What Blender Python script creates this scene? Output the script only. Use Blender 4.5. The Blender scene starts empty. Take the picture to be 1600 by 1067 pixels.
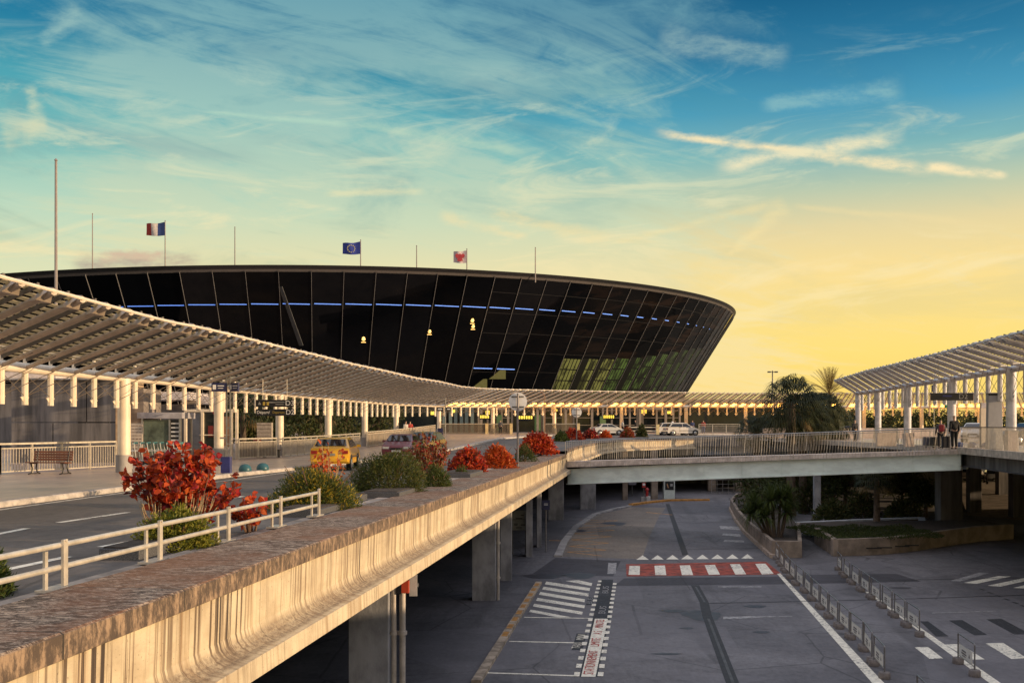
import bpy, math, random
import numpy as np
from mathutils import Vector, Matrix
R = math.radians
random.seed(7)
SC = bpy.context.scene
COL = SC.collection
# ------------------------------------------------------------------ camera
F, HZ, CZ = 1556.0, 663.0, 7.5          # focal length in px of a 1600 wide frame, horizon row, eye height
cam = bpy.data.cameras.new('camera'); camo = bpy.data.objects.new('camera', cam); COL.objects.link(camo)
cam.sensor_width = 36; cam.lens = 36 * F / 1600; cam.shift_y = (HZ - 533.5) / 1600
cam.clip_start = .1; cam.clip_end = 9000
camo.location = (0, 0, CZ); camo.rotation_euler = (R(90), 0, 0); SC.camera = camo
SC.view_settings.view_transform = 'Standard'; SC.view_settings.look = 'None'
SC.view_settings.exposure = 0; SC.view_settings.gamma = 1
SC.cycles.max_bounces = 6; SC.cycles.diffuse_bounces = 3; SC.cycles.glossy_bounces = 3
SC.cycles.transmission_bounces = 4; SC.cycles.transparent_max_bounces = 8
try: SC.cycles.use_denoising = True
except Exception: pass
SUN_AZ, SUN_EL, SUN_W, SKY_W = 104, 7.5, 5.0, 0.06

def lin(*c):
    return tuple(((x / 255) / 12.92 if x <= 10.3 else ((x / 255 + .055) / 1.055) ** 2.4) for x in c) + (1,)
# ------------------------------------------------------------------ node helper
class NT:
    def __init__(s, tree):
        s.t = tree; s.n = tree.nodes; s.l = tree.links
    def new(s, typ, **k):
        n = s.n.new(typ)
        for a, b in k.items(): setattr(n, a, b)
        return n
    def put(s, sock, v):
        if hasattr(v, 'is_output'): s.l.new(v, sock)
        elif v is not None: sock.default_value = v
    def m(s, op, a, b=None, c=None):
        n = s.new('ShaderNodeMath', operation=op)
        for i, v in enumerate((a, b, c)):
            if v is not None: s.put(n.inputs[i], v)
        return n.outputs[0]
    def mix(s, f, a, b, mode='MIX'):
        n = s.new('ShaderNodeMix', data_type='RGBA', blend_type=mode)
        s.put(n.inputs[0], f); s.put(n.inputs[6], a); s.put(n.inputs[7], b)
        return n.outputs[2]
    def ramp(s, f, stops, interp='LINEAR'):
        n = s.new('ShaderNodeValToRGB'); cr = n.color_ramp; cr.interpolation = interp
        while len(cr.elements) < len(stops): cr.elements.new(.5)
        for e, (p, c) in zip(cr.elements, stops):
            e.position = p; e.color = c if hasattr(c, '__len__') else (c, c, c, 1)
        s.put(n.inputs[0], f)
        return n.outputs[0]
    def step(s, f, a, b):
        n = s.new('ShaderNodeMapRange', interpolation_type='SMOOTHSTEP', clamp=True)
        s.put(n.inputs[0], f); s.put(n.inputs[1], a); s.put(n.inputs[2], b)
        return n.outputs[0]
    def noise(s, vec, scale, detail=4, rough=.55, dist=0):
        n = s.new('ShaderNodeTexNoise'); s.put(n.inputs['Vector'], vec)
        n.inputs['Scale'].default_value = scale; n.inputs['Detail'].default_value = detail
        n.inputs['Roughness'].default_value = rough; n.inputs['Distortion'].default_value = dist
        return n.outputs[0]
    def vec(s, x, y, z=0.0):
        n = s.new('ShaderNodeCombineXYZ')
        for i, v in enumerate((x, y, z)): s.put(n.inputs[i], v)
        return n.outputs[0]
    def sep(s, v):
        n = s.new('ShaderNodeSeparateXYZ'); s.l.new(v, n.inputs[0]); return n.outputs
    def scl(s, v, sx, sy, sz):
        n = s.new('ShaderNodeVectorMath', operation='MULTIPLY'); s.put(n.inputs[0], v)
        n.inputs[1].default_value = (sx, sy, sz); return n.outputs[0]
# ------------------------------------------------------------------ sky
W = bpy.data.worlds.new('World'); SC.world = W; W.use_nodes = True
nt = NT(W.node_tree); nt.n.clear()
out = nt.new('ShaderNodeOutputWorld'); bg = nt.new('ShaderNodeBackground')
nt.l.new(bg.outputs[0], out.inputs[0])
tc = nt.new('ShaderNodeTexCoord'); D = tc.outputs['Generated']; x, y, z = nt.sep(D)
hyp = nt.m('MAXIMUM', nt.m('SQRT', nt.m('ADD', nt.m('MULTIPLY', x, x), nt.m('MULTIPLY', y, y))), .001)
t = nt.m('DIVIDE', z, hyp)                      # tangent of the elevation
az = nt.m('ARCTAN2', x, y)
ys = nt.m('MAXIMUM', y, .05); u = nt.m('DIVIDE', x, ys); v = nt.m('DIVIDE', z, ys)
right = nt.ramp(t, [(0, lin(255, 212, 104)), (.07, lin(255, 224, 124)), (.15, lin(250, 222, 150)), (.19, lin(230, 214, 162)), (.225, lin(188, 202, 174)), (.262, lin(128, 182, 184)), (.304, lin(74, 154, 186)), (.36, lin(42, 120, 158)), (.43, lin(14, 88, 128)), (.6, lin(30, 90, 150))])
left = nt.ramp(t, [(0, lin(236, 214, 158)), (.14, lin(222, 224, 182)), (.2, lin(188, 216, 190)), (.26, lin(130, 194, 186)), (.31, lin(80, 166, 178)), (.37, lin(34, 124, 158)), (.43, lin(34, 108, 146)), (.6, lin(30, 90, 150))])
side = nt.step(az, -.18, .30)
base = nt.mix(side, left, right)
# cirrus veil: noise stretched along the drift direction, in the plane of the cloud deck
zz = nt.m('ADD', nt.m('MAXIMUM', z, 0.0), .12)
px_, py_ = nt.m('DIVIDE', x, zz), nt.m('DIVIDE', y, zz)
cx_ = nt.m('ADD', nt.m('MULTIPLY', px_, .80), nt.m('MULTIPLY', py_, .60))
cy_ = nt.m('SUBTRACT', nt.m('MULTIPLY', py_, .80), nt.m('MULTIPLY', px_, .60))
n1 = nt.noise(nt.vec(nt.m('MULTIPLY', cx_, .5), nt.m('MULTIPLY', cy_, 1.7)), 2.3, 12, .66, 1.3)
n2 = nt.noise(nt.vec(nt.m('ADD', cx_, 7.3), nt.m('MULTIPLY', cy_, 1.2)), .75, 5, .5, .5)
n3 = nt.noise(nt.vec(nt.m('MULTIPLY', px_, .8), nt.m('ADD', nt.m('MULTIPLY', py_, 1.1), 3.1)), 6.5, 10, .7, 1.2)
veil = nt.m('ADD', nt.m('MULTIPLY', n1, .62), nt.m('ADD', nt.m('MULTIPLY', n2, .42), nt.m('MULTIPLY', n3, .26)))
# more cloud in the middle of the view, clear blue to the right above
mid = nt.m('MULTIPLY', nt.step(az, -.50, -.30), nt.m('SUBTRACT', 1, nt.step(nt.m('ADD', az, nt.m('MULTIPLY', t, .35)), .20, .38)))
veil = nt.m('ADD', veil, nt.m('SUBTRACT', nt.m('MULTIPLY', mid, .20), .135))
vf = nt.step(veil, .54, .76)
ccol = nt.ramp(t, [(0, lin(255, 226, 150)), (.13, lin(246, 226, 168)), (.20, lin(206, 218, 184)), (.30, lin(164, 200, 188)), (.43, lin(112, 166, 178))])
sky = nt.mix(nt.m('MULTIPLY', vf, .85), base, ccol)
shade = nt.noise(nt.vec(nt.m('MULTIPLY', cx_, .5), cy_), 2.3, 5, .5, .4)
dk = nt.m('MULTIPLY', nt.step(shade, .50, .72), nt.m('MULTIPLY', nt.step(t, .17, .33), .42))
sky = nt.mix(dk, sky, lin(52, 112, 148))
lo1 = nt.noise(nt.vec(nt.m('ADD', nt.m('MULTIPLY', az, 2.2), nt.m('MULTIPLY', t, 1.8)), nt.m('SUBTRACT', nt.m('MULTIPLY', t, 8.5), nt.m('MULTIPLY', az, 1.1)), 4.2), 2.4, 11, .64, 1.1)
lo2 = nt.noise(nt.vec(nt.m('MULTIPLY', az, 2.0), nt.m('ADD', nt.m('MULTIPLY', t, 7.0), nt.m('MULTIPLY', az, .9)), 1.7), 2.0, 9, .62, .8)
band = nt.m('MULTIPLY', nt.step(t, .02, .14), nt.m('SUBTRACT', 1, nt.step(t, .30, .40)))
sky = nt.mix(nt.m('MULTIPLY', nt.m('MULTIPLY', nt.step(lo2, .48, .66), band), nt.m('SUBTRACT', .55, nt.m('MULTIPLY', side, .30))), sky, nt.ramp(t, [(0, lin(214, 190, 130)), (.14, lin(196, 200, 160)), (.22, lin(138, 180, 172)), (.32, lin(78, 148, 164))]))
sky = nt.mix(nt.m('MULTIPLY', nt.m('MULTIPLY', nt.step(lo1, .50, .70), band), .60), sky, nt.ramp(t, [(0, lin(255, 232, 160)), (.16, lin(252, 232, 178)), (.26, lin(222, 226, 190)), (.36, lin(176, 206, 194))]))
wob = nt.m('MULTIPLY', nt.m('SUBTRACT', nt.noise(nt.vec(nt.m('MULTIPLY', u, 1.0), nt.m('MULTIPLY', v, 2.0)), 16, 7, .7), .5), .020)
brk = nt.m('ADD', .25, nt.m('MULTIPLY', nt.step(nt.noise(nt.vec(nt.m('MULTIPLY', u, 1.0), nt.m('MULTIPLY', v, 2.6)), 22, 7, .7), .30, .62), .75))
def uv(px, py): return (px - 800) / F, (HZ - py) / F
def streak(sky, p0, p1, w0, w1, col, amt, wobble=1.0):
    (u0, v0), (u1, v1) = uv(*p0), uv(*p1)
    L = math.hypot(u1 - u0, v1 - v0); dx, dy = (u1 - u0) / L, (v1 - v0) / L
    a = nt.m('ADD', nt.m('MULTIPLY', nt.m('SUBTRACT', u, u0), dx), nt.m('MULTIPLY', nt.m('SUBTRACT', v, v0), dy))
    b = nt.m('SUBTRACT', nt.m('MULTIPLY', nt.m('SUBTRACT', v, v0), dx), nt.m('MULTIPLY', nt.m('SUBTRACT', u, u0), dy))
    b = nt.m('ABSOLUTE', nt.m('ADD', b, nt.m('MULTIPLY', wob, wobble)))
    s = nt.m('DIVIDE', a, L)
    w = nt.m('ADD', w0 / F, nt.m('MULTIPLY', s, (w1 - w0) / F))
    k = nt.m('SUBTRACT', 1, nt.step(nt.m('DIVIDE', b, nt.m('MAXIMUM', w, 1e-4)), 0, 1.15))
    k = nt.m('MULTIPLY', k, nt.m('MULTIPLY', nt.step(s, 0, .14), nt.m('SUBTRACT', 1, nt.step(s, .86, 1))))
    k = nt.m('MULTIPLY', nt.m('MULTIPLY', k, nt.step(y, .1, .3)), brk)
    return nt.mix(nt.m('MULTIPLY', k, amt), sky, col)
cr = lin(252, 232, 184)
sky = streak(sky, (1010, 205), (1470, 268), 8, 14, cr, 1.0, .7)
sky = streak(sky, (1440, 260), (1580, 276), 12, 9, cr, 1.0, .5)
sky = streak(sky, (1110, 262), (1420, 212), 17, 15, lin(236, 228, 190), 1.0, .8)
sky = streak(sky, (1290, 222), (1310, 262), 5, 9, cr, .4, .6)
sky = streak(sky, (940, 385), (1235, 312), 5, 12, lin(254, 228, 164), .35, .5)
sky = streak(sky, (1130, 405), (1235, 318), 5, 22, lin(254, 230, 166), .40, .8)
sky = streak(sky, (1225, 322), (1560, 350), 6, 10, lin(244, 222, 164), .4, .5)
sky = streak(sky, (310, 175), (560, 196), 4, 8, lin(190, 222, 196), .5, .3)
sky = streak(sky, (540, 190), (830, 240), 8, 12, lin(196, 220, 190), .45, .5)
sky = streak(sky, (500, 302), (670, 300), 7, 9, lin(236, 228, 180), .6, .6)
sky = streak(sky, (60, 225), (45, 130), 24, 12, lin(206, 216, 184), .75, 1.6)
sky = streak(sky, (0, 215), (78, 195), 30, 26, lin(214, 214, 178), .5, 1.8)
sky = streak(sky, (60, 70), (130, 14), 14, 22, lin(168, 202, 192), .55, 1.5)
sky = streak(sky, (1180, 165), (1420, 140), 14, 26, lin(160, 202, 196), .5, 1.6)
sky = streak(sky, (1020, 60), (1240, 95), 30, 26, lin(170, 200, 192), .5, 2.2)
sky = streak(sky, (760, 330), (960, 380), 10, 16, lin(250, 226, 166), .5, 1.2)
sky = streak(sky, (680, 336), (830, 372), 14, 9, lin(248, 226, 170), .5, 1.2)
sky = streak(sky, (105, 412), (320, 408), 16, 18, lin(176, 156, 142), .85, 1.3)
sky = streak(sky, (150, 404), (262, 402), 10, 10, lin(222, 186, 158), .75, 1.2)
# unseen sky above and behind the viewer, brightened to add fill light
up = nt.step(t, .48, 1.2); back = nt.m('SUBTRACT', 1, nt.step(y, -.35, .30))
n5 = nt.noise(D, 2.2, 5, .6)
hi = nt.mix(nt.step(n5, .3, .7), (.64, .67, .83, 1), (1.04, .99, .99, 1))
hi = nt.mix(nt.m('MULTIPLY', back, nt.m('SUBTRACT', 1, nt.step(t, .25, .7))), hi, (.40, .35, .33, 1))
sky = nt.mix(nt.m('MULTIPLY', nt.m('MAXIMUM', up, back), nt.step(t, -.02, .3)), sky, hi)
st = nt.new('ShaderNodeTexSky', sky_type='NISHITA', sun_disc=False, sun_elevation=R(SUN_EL), sun_rotation=R(SUN_AZ))
nis = nt.mix(1.0, st.outputs[0], (SKY_W, SKY_W, SKY_W, 1), 'MULTIPLY')
fin = nt.mix(.06, sky, nis, 'ADD')
nt.l.new(fin, bg.inputs[0]); bg.inputs[1].default_value = 1.0
# ------------------------------------------------------------------ sun
sun = bpy.data.lights.new('sun', 'SUN'); suno = bpy.data.objects.new('sun', sun); COL.objects.link(suno)
sun.energy = SUN_W; sun.angle = R(.6); sun.color = (1.0, .71, .42)
sd = Vector((math.sin(R(SUN_AZ)) * math.cos(R(SUN_EL)), math.cos(R(SUN_AZ)) * math.cos(R(SUN_EL)), math.sin(R(SUN_EL))))
suno.rotation_euler = sd.to_track_quat('Z', 'Y').to_euler(); suno.location = sd * 100

# ------------------------------------------------------------------ geometry helpers
def P(px, py, d): return Vector(((px - 800) * d / F, d, CZ - (py - HZ) * d / F))
def G(px, py, zz=0.0):
    d = F * (CZ - zz) / (py - HZ); return Vector(((px - 800) * d / F, d, zz))
class MB:
    def __init__(s): s.v = []; s.f = []; s.mi = []; s.uv = []
    def add(s, vs, fs, mi=0, uvs=None):
        o = len(s.v); s.v += [tuple(p) for p in vs]
        for k, f in enumerate(fs):
            s.f.append(tuple(i + o for i in f)); s.mi.append(mi); s.uv.append(uvs[k] if uvs else None)
        return s
    def quad(s, a, b, c, d, mi=0, uvs=None): return s.add([a, b, c, d], [(0, 1, 2, 3)], mi, [uvs] if uvs else None)
    def box(s, c, sx, sy, sz, rz=0, mi=0, M=None):
        vs = []
        ca, sa = math.cos(rz), math.sin(rz)
        for dz in (-.5, .5):
            for dx, dy in ((-.5, -.5), (.5, -.5), (.5, .5), (-.5, .5)):
                X, Y, Z = dx * sx, dy * sy, dz * sz
                vs.append(Vector((c[0] + X * ca - Y * sa, c[1] + X * sa + Y * ca, c[2] + Z)))
        if M is not None: vs = [M @ q for q in vs]
        return s.add(vs, [(3, 2, 1, 0), (4, 5, 6, 7), (0, 1, 5, 4), (1, 2, 6, 5), (2, 3, 7, 6), (3, 0, 4, 7)], mi)
    def beam(s, a, b, w, h, mi=0):
        a, b = Vector(a), Vector(b); d = (b - a).normalized()
        sdv = d.cross(Vector((0, 0, 1))); sdv = sdv.normalized() if sdv.length > 1e-4 else Vector((1, 0, 0))
        up = sdv.cross(d); vs = []
        for q in (a, b):
            for i, j in ((-1, -1), (1, -1), (1, 1), (-1, 1)): vs.append(q + sdv * (i * w / 2) + up * (j * h / 2))
        return s.add(vs, [(3, 2, 1, 0), (4, 5, 6, 7), (0, 1, 5, 4), (1, 2, 6, 5), (2, 3, 7, 6), (3, 0, 4, 7)], mi)
    def tube(s, pts, r, n=8, mi=0, caps=True):
        pts = [Vector(p) for p in pts]; m = len(pts); rs = r if hasattr(r, '__len__') else [r] * m
        vs = []; prev = None
        for i, p in enumerate(pts):
            d = (pts[min(i + 1, m - 1)] - pts[max(i - 1, 0)]).normalized()
            if prev is None:
                a = d.cross(Vector((0, 0, 1)))
                if a.length < 1e-3: a = Vector((1, 0, 0))
            else: a = prev - d * prev.dot(d)
            a.normalize(); prev = a; b = d.cross(a)
            for k in range(n):
                q = 2 * math.pi * k / n; vs.append(p + (a * math.cos(q) + b * math.sin(q)) * rs[i])
        fs = [(i * n + k, i * n + (k + 1) % n, (i + 1) * n + (k + 1) % n, (i + 1) * n + k) for i in range(m - 1) for k in range(n)]
        if caps: fs += [tuple(range(n))[::-1], tuple(range((m - 1) * n, m * n))]
        return s.add(vs, fs, mi)
    def cyl(s, c, r, h, n=16, mi=0, r2=None):
        c = Vector(c); return s.tube([c, c + Vector((0, 0, h))], [r, r if r2 is None else r2], n, mi)
    def lathe(s, c, prof, n=20, mi=0):
        c = Vector(c); vs = []; m = len(prof)
        for r, zz in prof:
            for k in range(n):
                q = 2 * math.pi * k / n; vs.append(c + Vector((r * math.cos(q), r * math.sin(q), zz)))
        fs = [(i * n + k, i * n + (k + 1) % n, (i + 1) * n + (k + 1) % n, (i + 1) * n + k) for i in range(m - 1) for k in range(n)]
        return s.add(vs, fs + [tuple(range(n))[::-1], tuple(range((m - 1) * n, m * n))], mi)
    def prism(s, pts, off, mi=0):
        off = Vector(off); n = len(pts); a = [Vector(p) for p in pts]
        vs = a + [p + off for p in a]
        return s.add(vs, [tuple(range(n))[::-1], tuple(range(n, 2 * n))] + [(i, (i + 1) % n, n + (i + 1) % n, n + i) for i in range(n)], mi)
    def mesh(s, name, mats):
        me = bpy.data.meshes.new(name); me.from_pydata(s.v, [], s.f)
        for m in (mats if isinstance(mats, (list, tuple)) else [mats]): me.materials.append(m)
        me.polygons.foreach_set('material_index', s.mi)
        if any(s.uv):
            l = me.uv_layers.new(name='UVMap'); k = 0
            for f, q in zip(s.f, s.uv):
                for j in range(len(f)):
                    l.data[k].uv = q[j] if q else (0, 0); k += 1
        return me
    def build(s, name, mats, parent=None, smooth=False, bevel=0, fix=True):
        me = s.mesh(name, mats); o = bpy.data.objects.new(name, me); COL.objects.link(o)
        if fix and len(s.f) < 4000:
            import bmesh
            bm = bmesh.new(); bm.from_mesh(me); bmesh.ops.recalc_face_normals(bm, faces=bm.faces); bm.to_mesh(me); bm.free()
        if smooth:
            me.polygons.foreach_set('use_smooth', [True] * len(me.polygons))
            try: me.set_sharp_from_angle(angle=R(40))
            except Exception: pass
        if bevel:
            b = o.modifiers.new('bevel', 'BEVEL'); b.width = bevel; b.segments = 2; b.limit_method = 'ANGLE'
        if parent: o.parent = parent
        return o
def tag(o, label, cat, group=None, kind=None):
    if label: o['label'] = label
    if cat: o['category'] = cat
    if group: o['group'] = group
    if kind: o['kind'] = kind
    return o
def struct(o): o['kind'] = 'structure'; return o
def thing(name, label, cat, loc=(0, 0, 0), rz=0, group=None):
    o = bpy.data.objects.new(name, None); COL.objects.link(o); o.location = loc; o.rotation_euler = (0, 0, rz)
    o.empty_display_size = .2
    return tag(o, label, cat, group)
def copy_tree(o, loc, rz, label, group=None, scale=None):
    def rec(a, par):
        c = a.copy(); COL.objects.link(c)
        if par: c.parent = par
        for ch in a.children: rec(ch, c)
        return c
    r = rec(o, None); r.location = loc; r.rotation_euler = (0, 0, rz)
    if scale: r.scale = scale
    r['label'] = label
    if group: r['group'] = group
    return r
def text_mb(s, size, place, parent, mat, name='lettering', depth=.0, sx=1.0):
    cu = bpy.data.curves.new('text', 'FONT'); cu.body = s; cu.size = size; cu.align_x = 'CENTER'; cu.align_y = 'CENTER'; cu.extrude = depth
    to = bpy.data.objects.new('text', cu); COL.objects.link(to); bpy.context.view_layer.update()
    me = bpy.data.meshes.new_from_object(to.evaluated_get(bpy.context.evaluated_depsgraph_get()))
    bpy.data.objects.remove(to); bpy.data.curves.remove(cu)
    me.transform(Matrix.Diagonal((sx, 1, 1, 1))); me.transform(place)
    me.materials.clear(); me.materials.append(mat); me.name = name
    o = bpy.data.objects.new(name, me); COL.objects.link(o)
    if parent: o.parent = parent
    return o
# ------------------------------------------------------------------ materials
MATS = {}
def mat(name, col, rough=.6, metal=0, var=.25, scale=3.0, bump=0, stretch=(1, 1, 1), spec=.5, col2=None, emit=None, es=0, coat=0, bscale=None, trans=0):
    if name in MATS: return MATS[name]
    m = bpy.data.materials.new(name); m.use_nodes = True; k = NT(m.node_tree)
    b = k.n['Principled BSDF']; c = tuple(col) + ((1,) if len(col) == 3 else ())
    tcn = k.new('ShaderNodeTexCoord'); vv = k.scl(tcn.outputs['Object'], *stretch)
    c2 = (tuple(col2) + (1,))[:4] if col2 else tuple(q * (1 - var) for q in c[:3]) + (1,)
    c1 = c if col2 else tuple(min(1, q * (1 + var * .5)) for q in c[:3]) + (1,)
    nz = k.noise(vv, scale, 6, .62)
    colr = k.mix(k.step(nz, .32, .68), c1, c2)
    if 'road_paint' in name:
        wr = k.noise(vv, 7.5, 9, .78); wl = k.noise(vv, .6, 3, .5); colr = k.mix(k.m('MULTIPLY', k.step(k.m('ADD', wr, k.m('MULTIPLY', wl, .35)), .70, .80), .8), colr, (.10, .096, .105, 1))
    k.l.new(colr, b.inputs['Base Color'])
    b.inputs['Roughness'].default_value = rough; b.inputs['Metallic'].default_value = metal
    b.inputs['Specular IOR Level'].default_value = spec
    if coat: b.inputs['Coat Weight'].default_value = coat; b.inputs['Coat Roughness'].default_value = .06
    if trans: b.inputs['Transmission Weight'].default_value = trans
    if bump:
        bn = k.new('ShaderNodeBump'); bn.inputs['Strength'].default_value = bump; bn.inputs['Distance'].default_value = .02
        k.l.new(k.noise(vv, bscale or scale * 8, 5, .7), bn.inputs['Height']); k.l.new(bn.outputs[0], b.inputs['Normal'])
    if emit:
        b.inputs['Emission Color'].default_value = tuple(emit)[:3] + (1,); b.inputs['Emission Strength'].default_value = es
    MATS[name] = m; return m
def leafmat(name, c1, c2, trans=.35, rough=.5):
    if name in MATS: return MATS[name]
    m = bpy.data.materials.new(name); m.use_nodes = True; k = NT(m.node_tree); b = k.n['Principled BSDF']
    tcn = k.new('ShaderNodeTexCoord'); nz = k.noise(tcn.outputs['Object'], 4.0, 3, .6)
    col = k.mix(k.step(nz, .3, .7), tuple(c1) + (1,), tuple(c2) + (1,))
    k.l.new(col, b.inputs['Base Color']); b.inputs['Roughness'].default_value = rough
    b.inputs['Specular IOR Level'].default_value = .3
    tr = k.new('ShaderNodeBsdfTranslucent'); k.l.new(col, tr.inputs[0])
    ms = k.new('ShaderNodeMixShader'); ms.inputs[0].default_value = trans
    k.l.new(b.outputs[0], ms.inputs[1]); k.l.new(tr.outputs[0], ms.inputs[2])
    k.l.new(ms.outputs[0], k.n['Material Output'].inputs[0]); MATS[name] = m; return m
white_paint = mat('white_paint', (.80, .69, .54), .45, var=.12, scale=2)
slat_paint = None
steel = mat('galvanised_steel', (.42, .41, .40), .38, .8, var=.25, scale=6)
steel_dark = mat('dark_steel', (.10, .10, .105), .45, .5, var=.3, scale=5)
SLAT = None
rail_paint = mat('rail_paint', (.62, .56, .47), .36, .35, var=.2, scale=5, bump=.15)
grey_beam = mat('grey_green_beam_paint', (.72, .80, .75), .5, var=.18, scale=.7, stretch=(1, 1, 2.5))
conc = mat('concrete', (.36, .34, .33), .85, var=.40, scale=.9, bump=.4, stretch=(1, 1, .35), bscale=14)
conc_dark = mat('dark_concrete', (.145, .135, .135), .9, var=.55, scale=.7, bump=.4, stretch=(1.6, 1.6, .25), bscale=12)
conc_pil = mat('pillar_concrete', (.33, .33, .35), .85, var=.45, scale=1.3, bump=.4, stretch=(1, 1, .5), bscale=14)
conc_warm = mat('warm_concrete', (.27, .215, .17), .85, var=.35, scale=1.4, bump=.4, bscale=16)
granite = mat('granite', (.10, .10, .105), .7, var=.8, scale=60, bump=.2)
stone_kerb = mat('kerb_stone', (.50, .45, .40), .8, var=.3, scale=3, bump=.3)
paint_w = mat('white_road_paint', (.86, .81, .68), .7, var=.22, scale=5)
paint_wf = mat('worn_road_paint', (.36, .35, .35), .75, var=.5, scale=4)
paint_r = mat('red_road_paint', (.34, .06, .035), .8, var=.6, scale=2.2)
paint_k = mat('black_road_paint', (.022, .024, .03), .75, var=.3, scale=3)
paint_y = mat('orange_line_paint', (.60, .29, .06), .75, var=.45, scale=2.5)
red_ink = mat('red_lettering', (.50, .06, .05), .7, var=.2)
black_m = mat('black_board', (.012, .013, .018), .35, var=.2)
navy = mat('navy_board', (.02, .025, .09), .4, var=.2)
slat_paint = leafmat('slat_paint', (.80, .69, .47), (.66, .56, .38), .60, .6)
shaded_arm_paint = mat('shaded_arm_paint', (.50, .40, .30), .5, var=.2, scale=2)  # white arms browned here, so the colour carries the shade on their undersides
white_ink = mat('white_lettering', (.80, .80, .80), .5, var=.05)
tyre = mat('tyre_rubber', (.02, .02, .021), .8, var=.2)
chrome = mat('rim_metal', (.5, .5, .5), .3, .9, var=.1)
glass_k = mat('dark_glass', (.012, .014, .018), .06, var=.1, spec=.6)
lamp_w = mat('warm_lamp', (1, .8, .4), .5, emit=(1.0, .46, .07), es=7.5)
lamp_g = mat('gold_lamp', (1, .7, .3), .5, emit=(1.0, .60, .16), es=1.6)
sign_y = mat('lit_yellow_sign', (.9, .7, .1), .5, emit=(1.0, .72, .08), es=1.1)
blue_led = mat('blue_light', (.2, .4, 1), .5, emit=(.12, .28, 1.0), es=.75)
bark = mat('bark', (.12, .085, .06), .9, var=.5, scale=6, bump=.6, stretch=(1, 1, .4))
stem_m = mat('pale_stems', (.46, .33, .17), .8, var=.3)
twig_m = mat('brown_twigs', (.16, .09, .055), .85, var=.3)
soil = mat('soil', (.06, .045, .035), .95, var=.5, scale=8, bump=.6)
skin = mat('skin', (.48, .30, .22), .55, var=.1)

def asphalt(name, c, c2, stain, rough=.72, warm=None):
    m = bpy.data.materials.new(name); m.use_nodes = True; k = NT(m.node_tree); b = k.n['Principled BSDF']
    tcn = k.new('ShaderNodeTexCoord'); O = tcn.outputs['Object']
    big = k.noise(O, .085, 5, .6, .8); grain = k.noise(O, 34, 3, .8); medium = k.noise(O, .7, 6, .65, .4)
    ln = k.noise(k.scl(O, 1.6, .12, 1), .8, 4, .6)
    col = k.mix(k.step(big, .38, .62), c + (1,), c2 + (1,))
    col = k.mix(k.m('MULTIPLY', k.step(medium, .45, .75), .55), col, tuple(q * .62 for q in c) + (1,))
    col = k.mix(k.m('MULTIPLY', k.step(ln, .55, .72), .45), col, stain + (1,))
    grit = k.noise(k.scl(O, 1, .6, 1), 5.5, 7, .8); col = k.mix(.6, col, k.ramp(grit, [(.32, .35), (.52, .95), (.7, 1.35)]), 'MULTIPLY')
    col = k.mix(.4, col, k.ramp(grain, [(.3, .45), (.7, 1.0)]), 'MULTIPLY')
    lane = k.noise(k.vec(k.m('SUBTRACT', k.sep(O)[0], k.m('MULTIPLY', k.sep(O)[1], .1285)), k.m('MULTIPLY', k.sep(O)[1], .03)), .55, 4, .6); col = k.mix(k.m('MULTIPLY', k.step(lane, .5, .68), .45), col, tuple(q * .5 for q in c) + (1,))
    ck = k.new('ShaderNodeTexVoronoi', feature='DISTANCE_TO_EDGE'); k.l.new(k.mix(.12, O, k.vec(medium, k.noise(O, 1.7, 3, .6))), ck.inputs['Vector']); ck.inputs['Scale'].default_value = .22
    col = k.mix(k.m('MULTIPLY', k.m('LESS_THAN', ck.outputs[0], .006), .6), col, tuple(q * .3 for q in c) + (1,))
    pt = k.new('ShaderNodeTexVoronoi'); pt.inputs['Scale'].default_value = .16; k.l.new(O, pt.inputs['Vector']); col = k.mix(k.m('MULTIPLY', k.step(k.sep(pt.outputs['Color'])[0], .62, .66), .28), col, tuple(min(1, q * 1.55) for q in c) + (1,))
    sp = k.noise(O, 1.1, 2, .5); col = k.mix(k.m('MULTIPLY', k.step(sp, .70, .76), .6), col, tuple(q * .35 for q in c) + (1,))
    k.l.new(col, b.inputs['Base Color'])
    k.l.new(k.m('ADD', rough - .12, k.m('MULTIPLY', medium, .3)), b.inputs['Roughness'])
    bn = k.new('ShaderNodeBump'); bn.inputs['Strength'].default_value = .35; bn.inputs['Distance'].default_value = .01
    k.l.new(grain, bn.inputs['Height']); k.l.new(bn.outputs[0], b.inputs['Normal'])
    return m
asph_low = asphalt('lower_asphalt', (.125, .120, .132), (.205, .196, .208), (.058, .056, .062))
asph_up = asphalt('upper_asphalt', (.14, .118, .10), (.17, .145, .125), (.10, .085, .073))
asph_pat = asphalt('patch_asphalt', (.050, .047, .056), (.068, .063, .074), (.035, .033, .04))
asph_bay = asphalt('worn_bay_asphalt', (.25, .205, .165), (.20, .17, .145), (.13, .115, .10))

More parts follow.
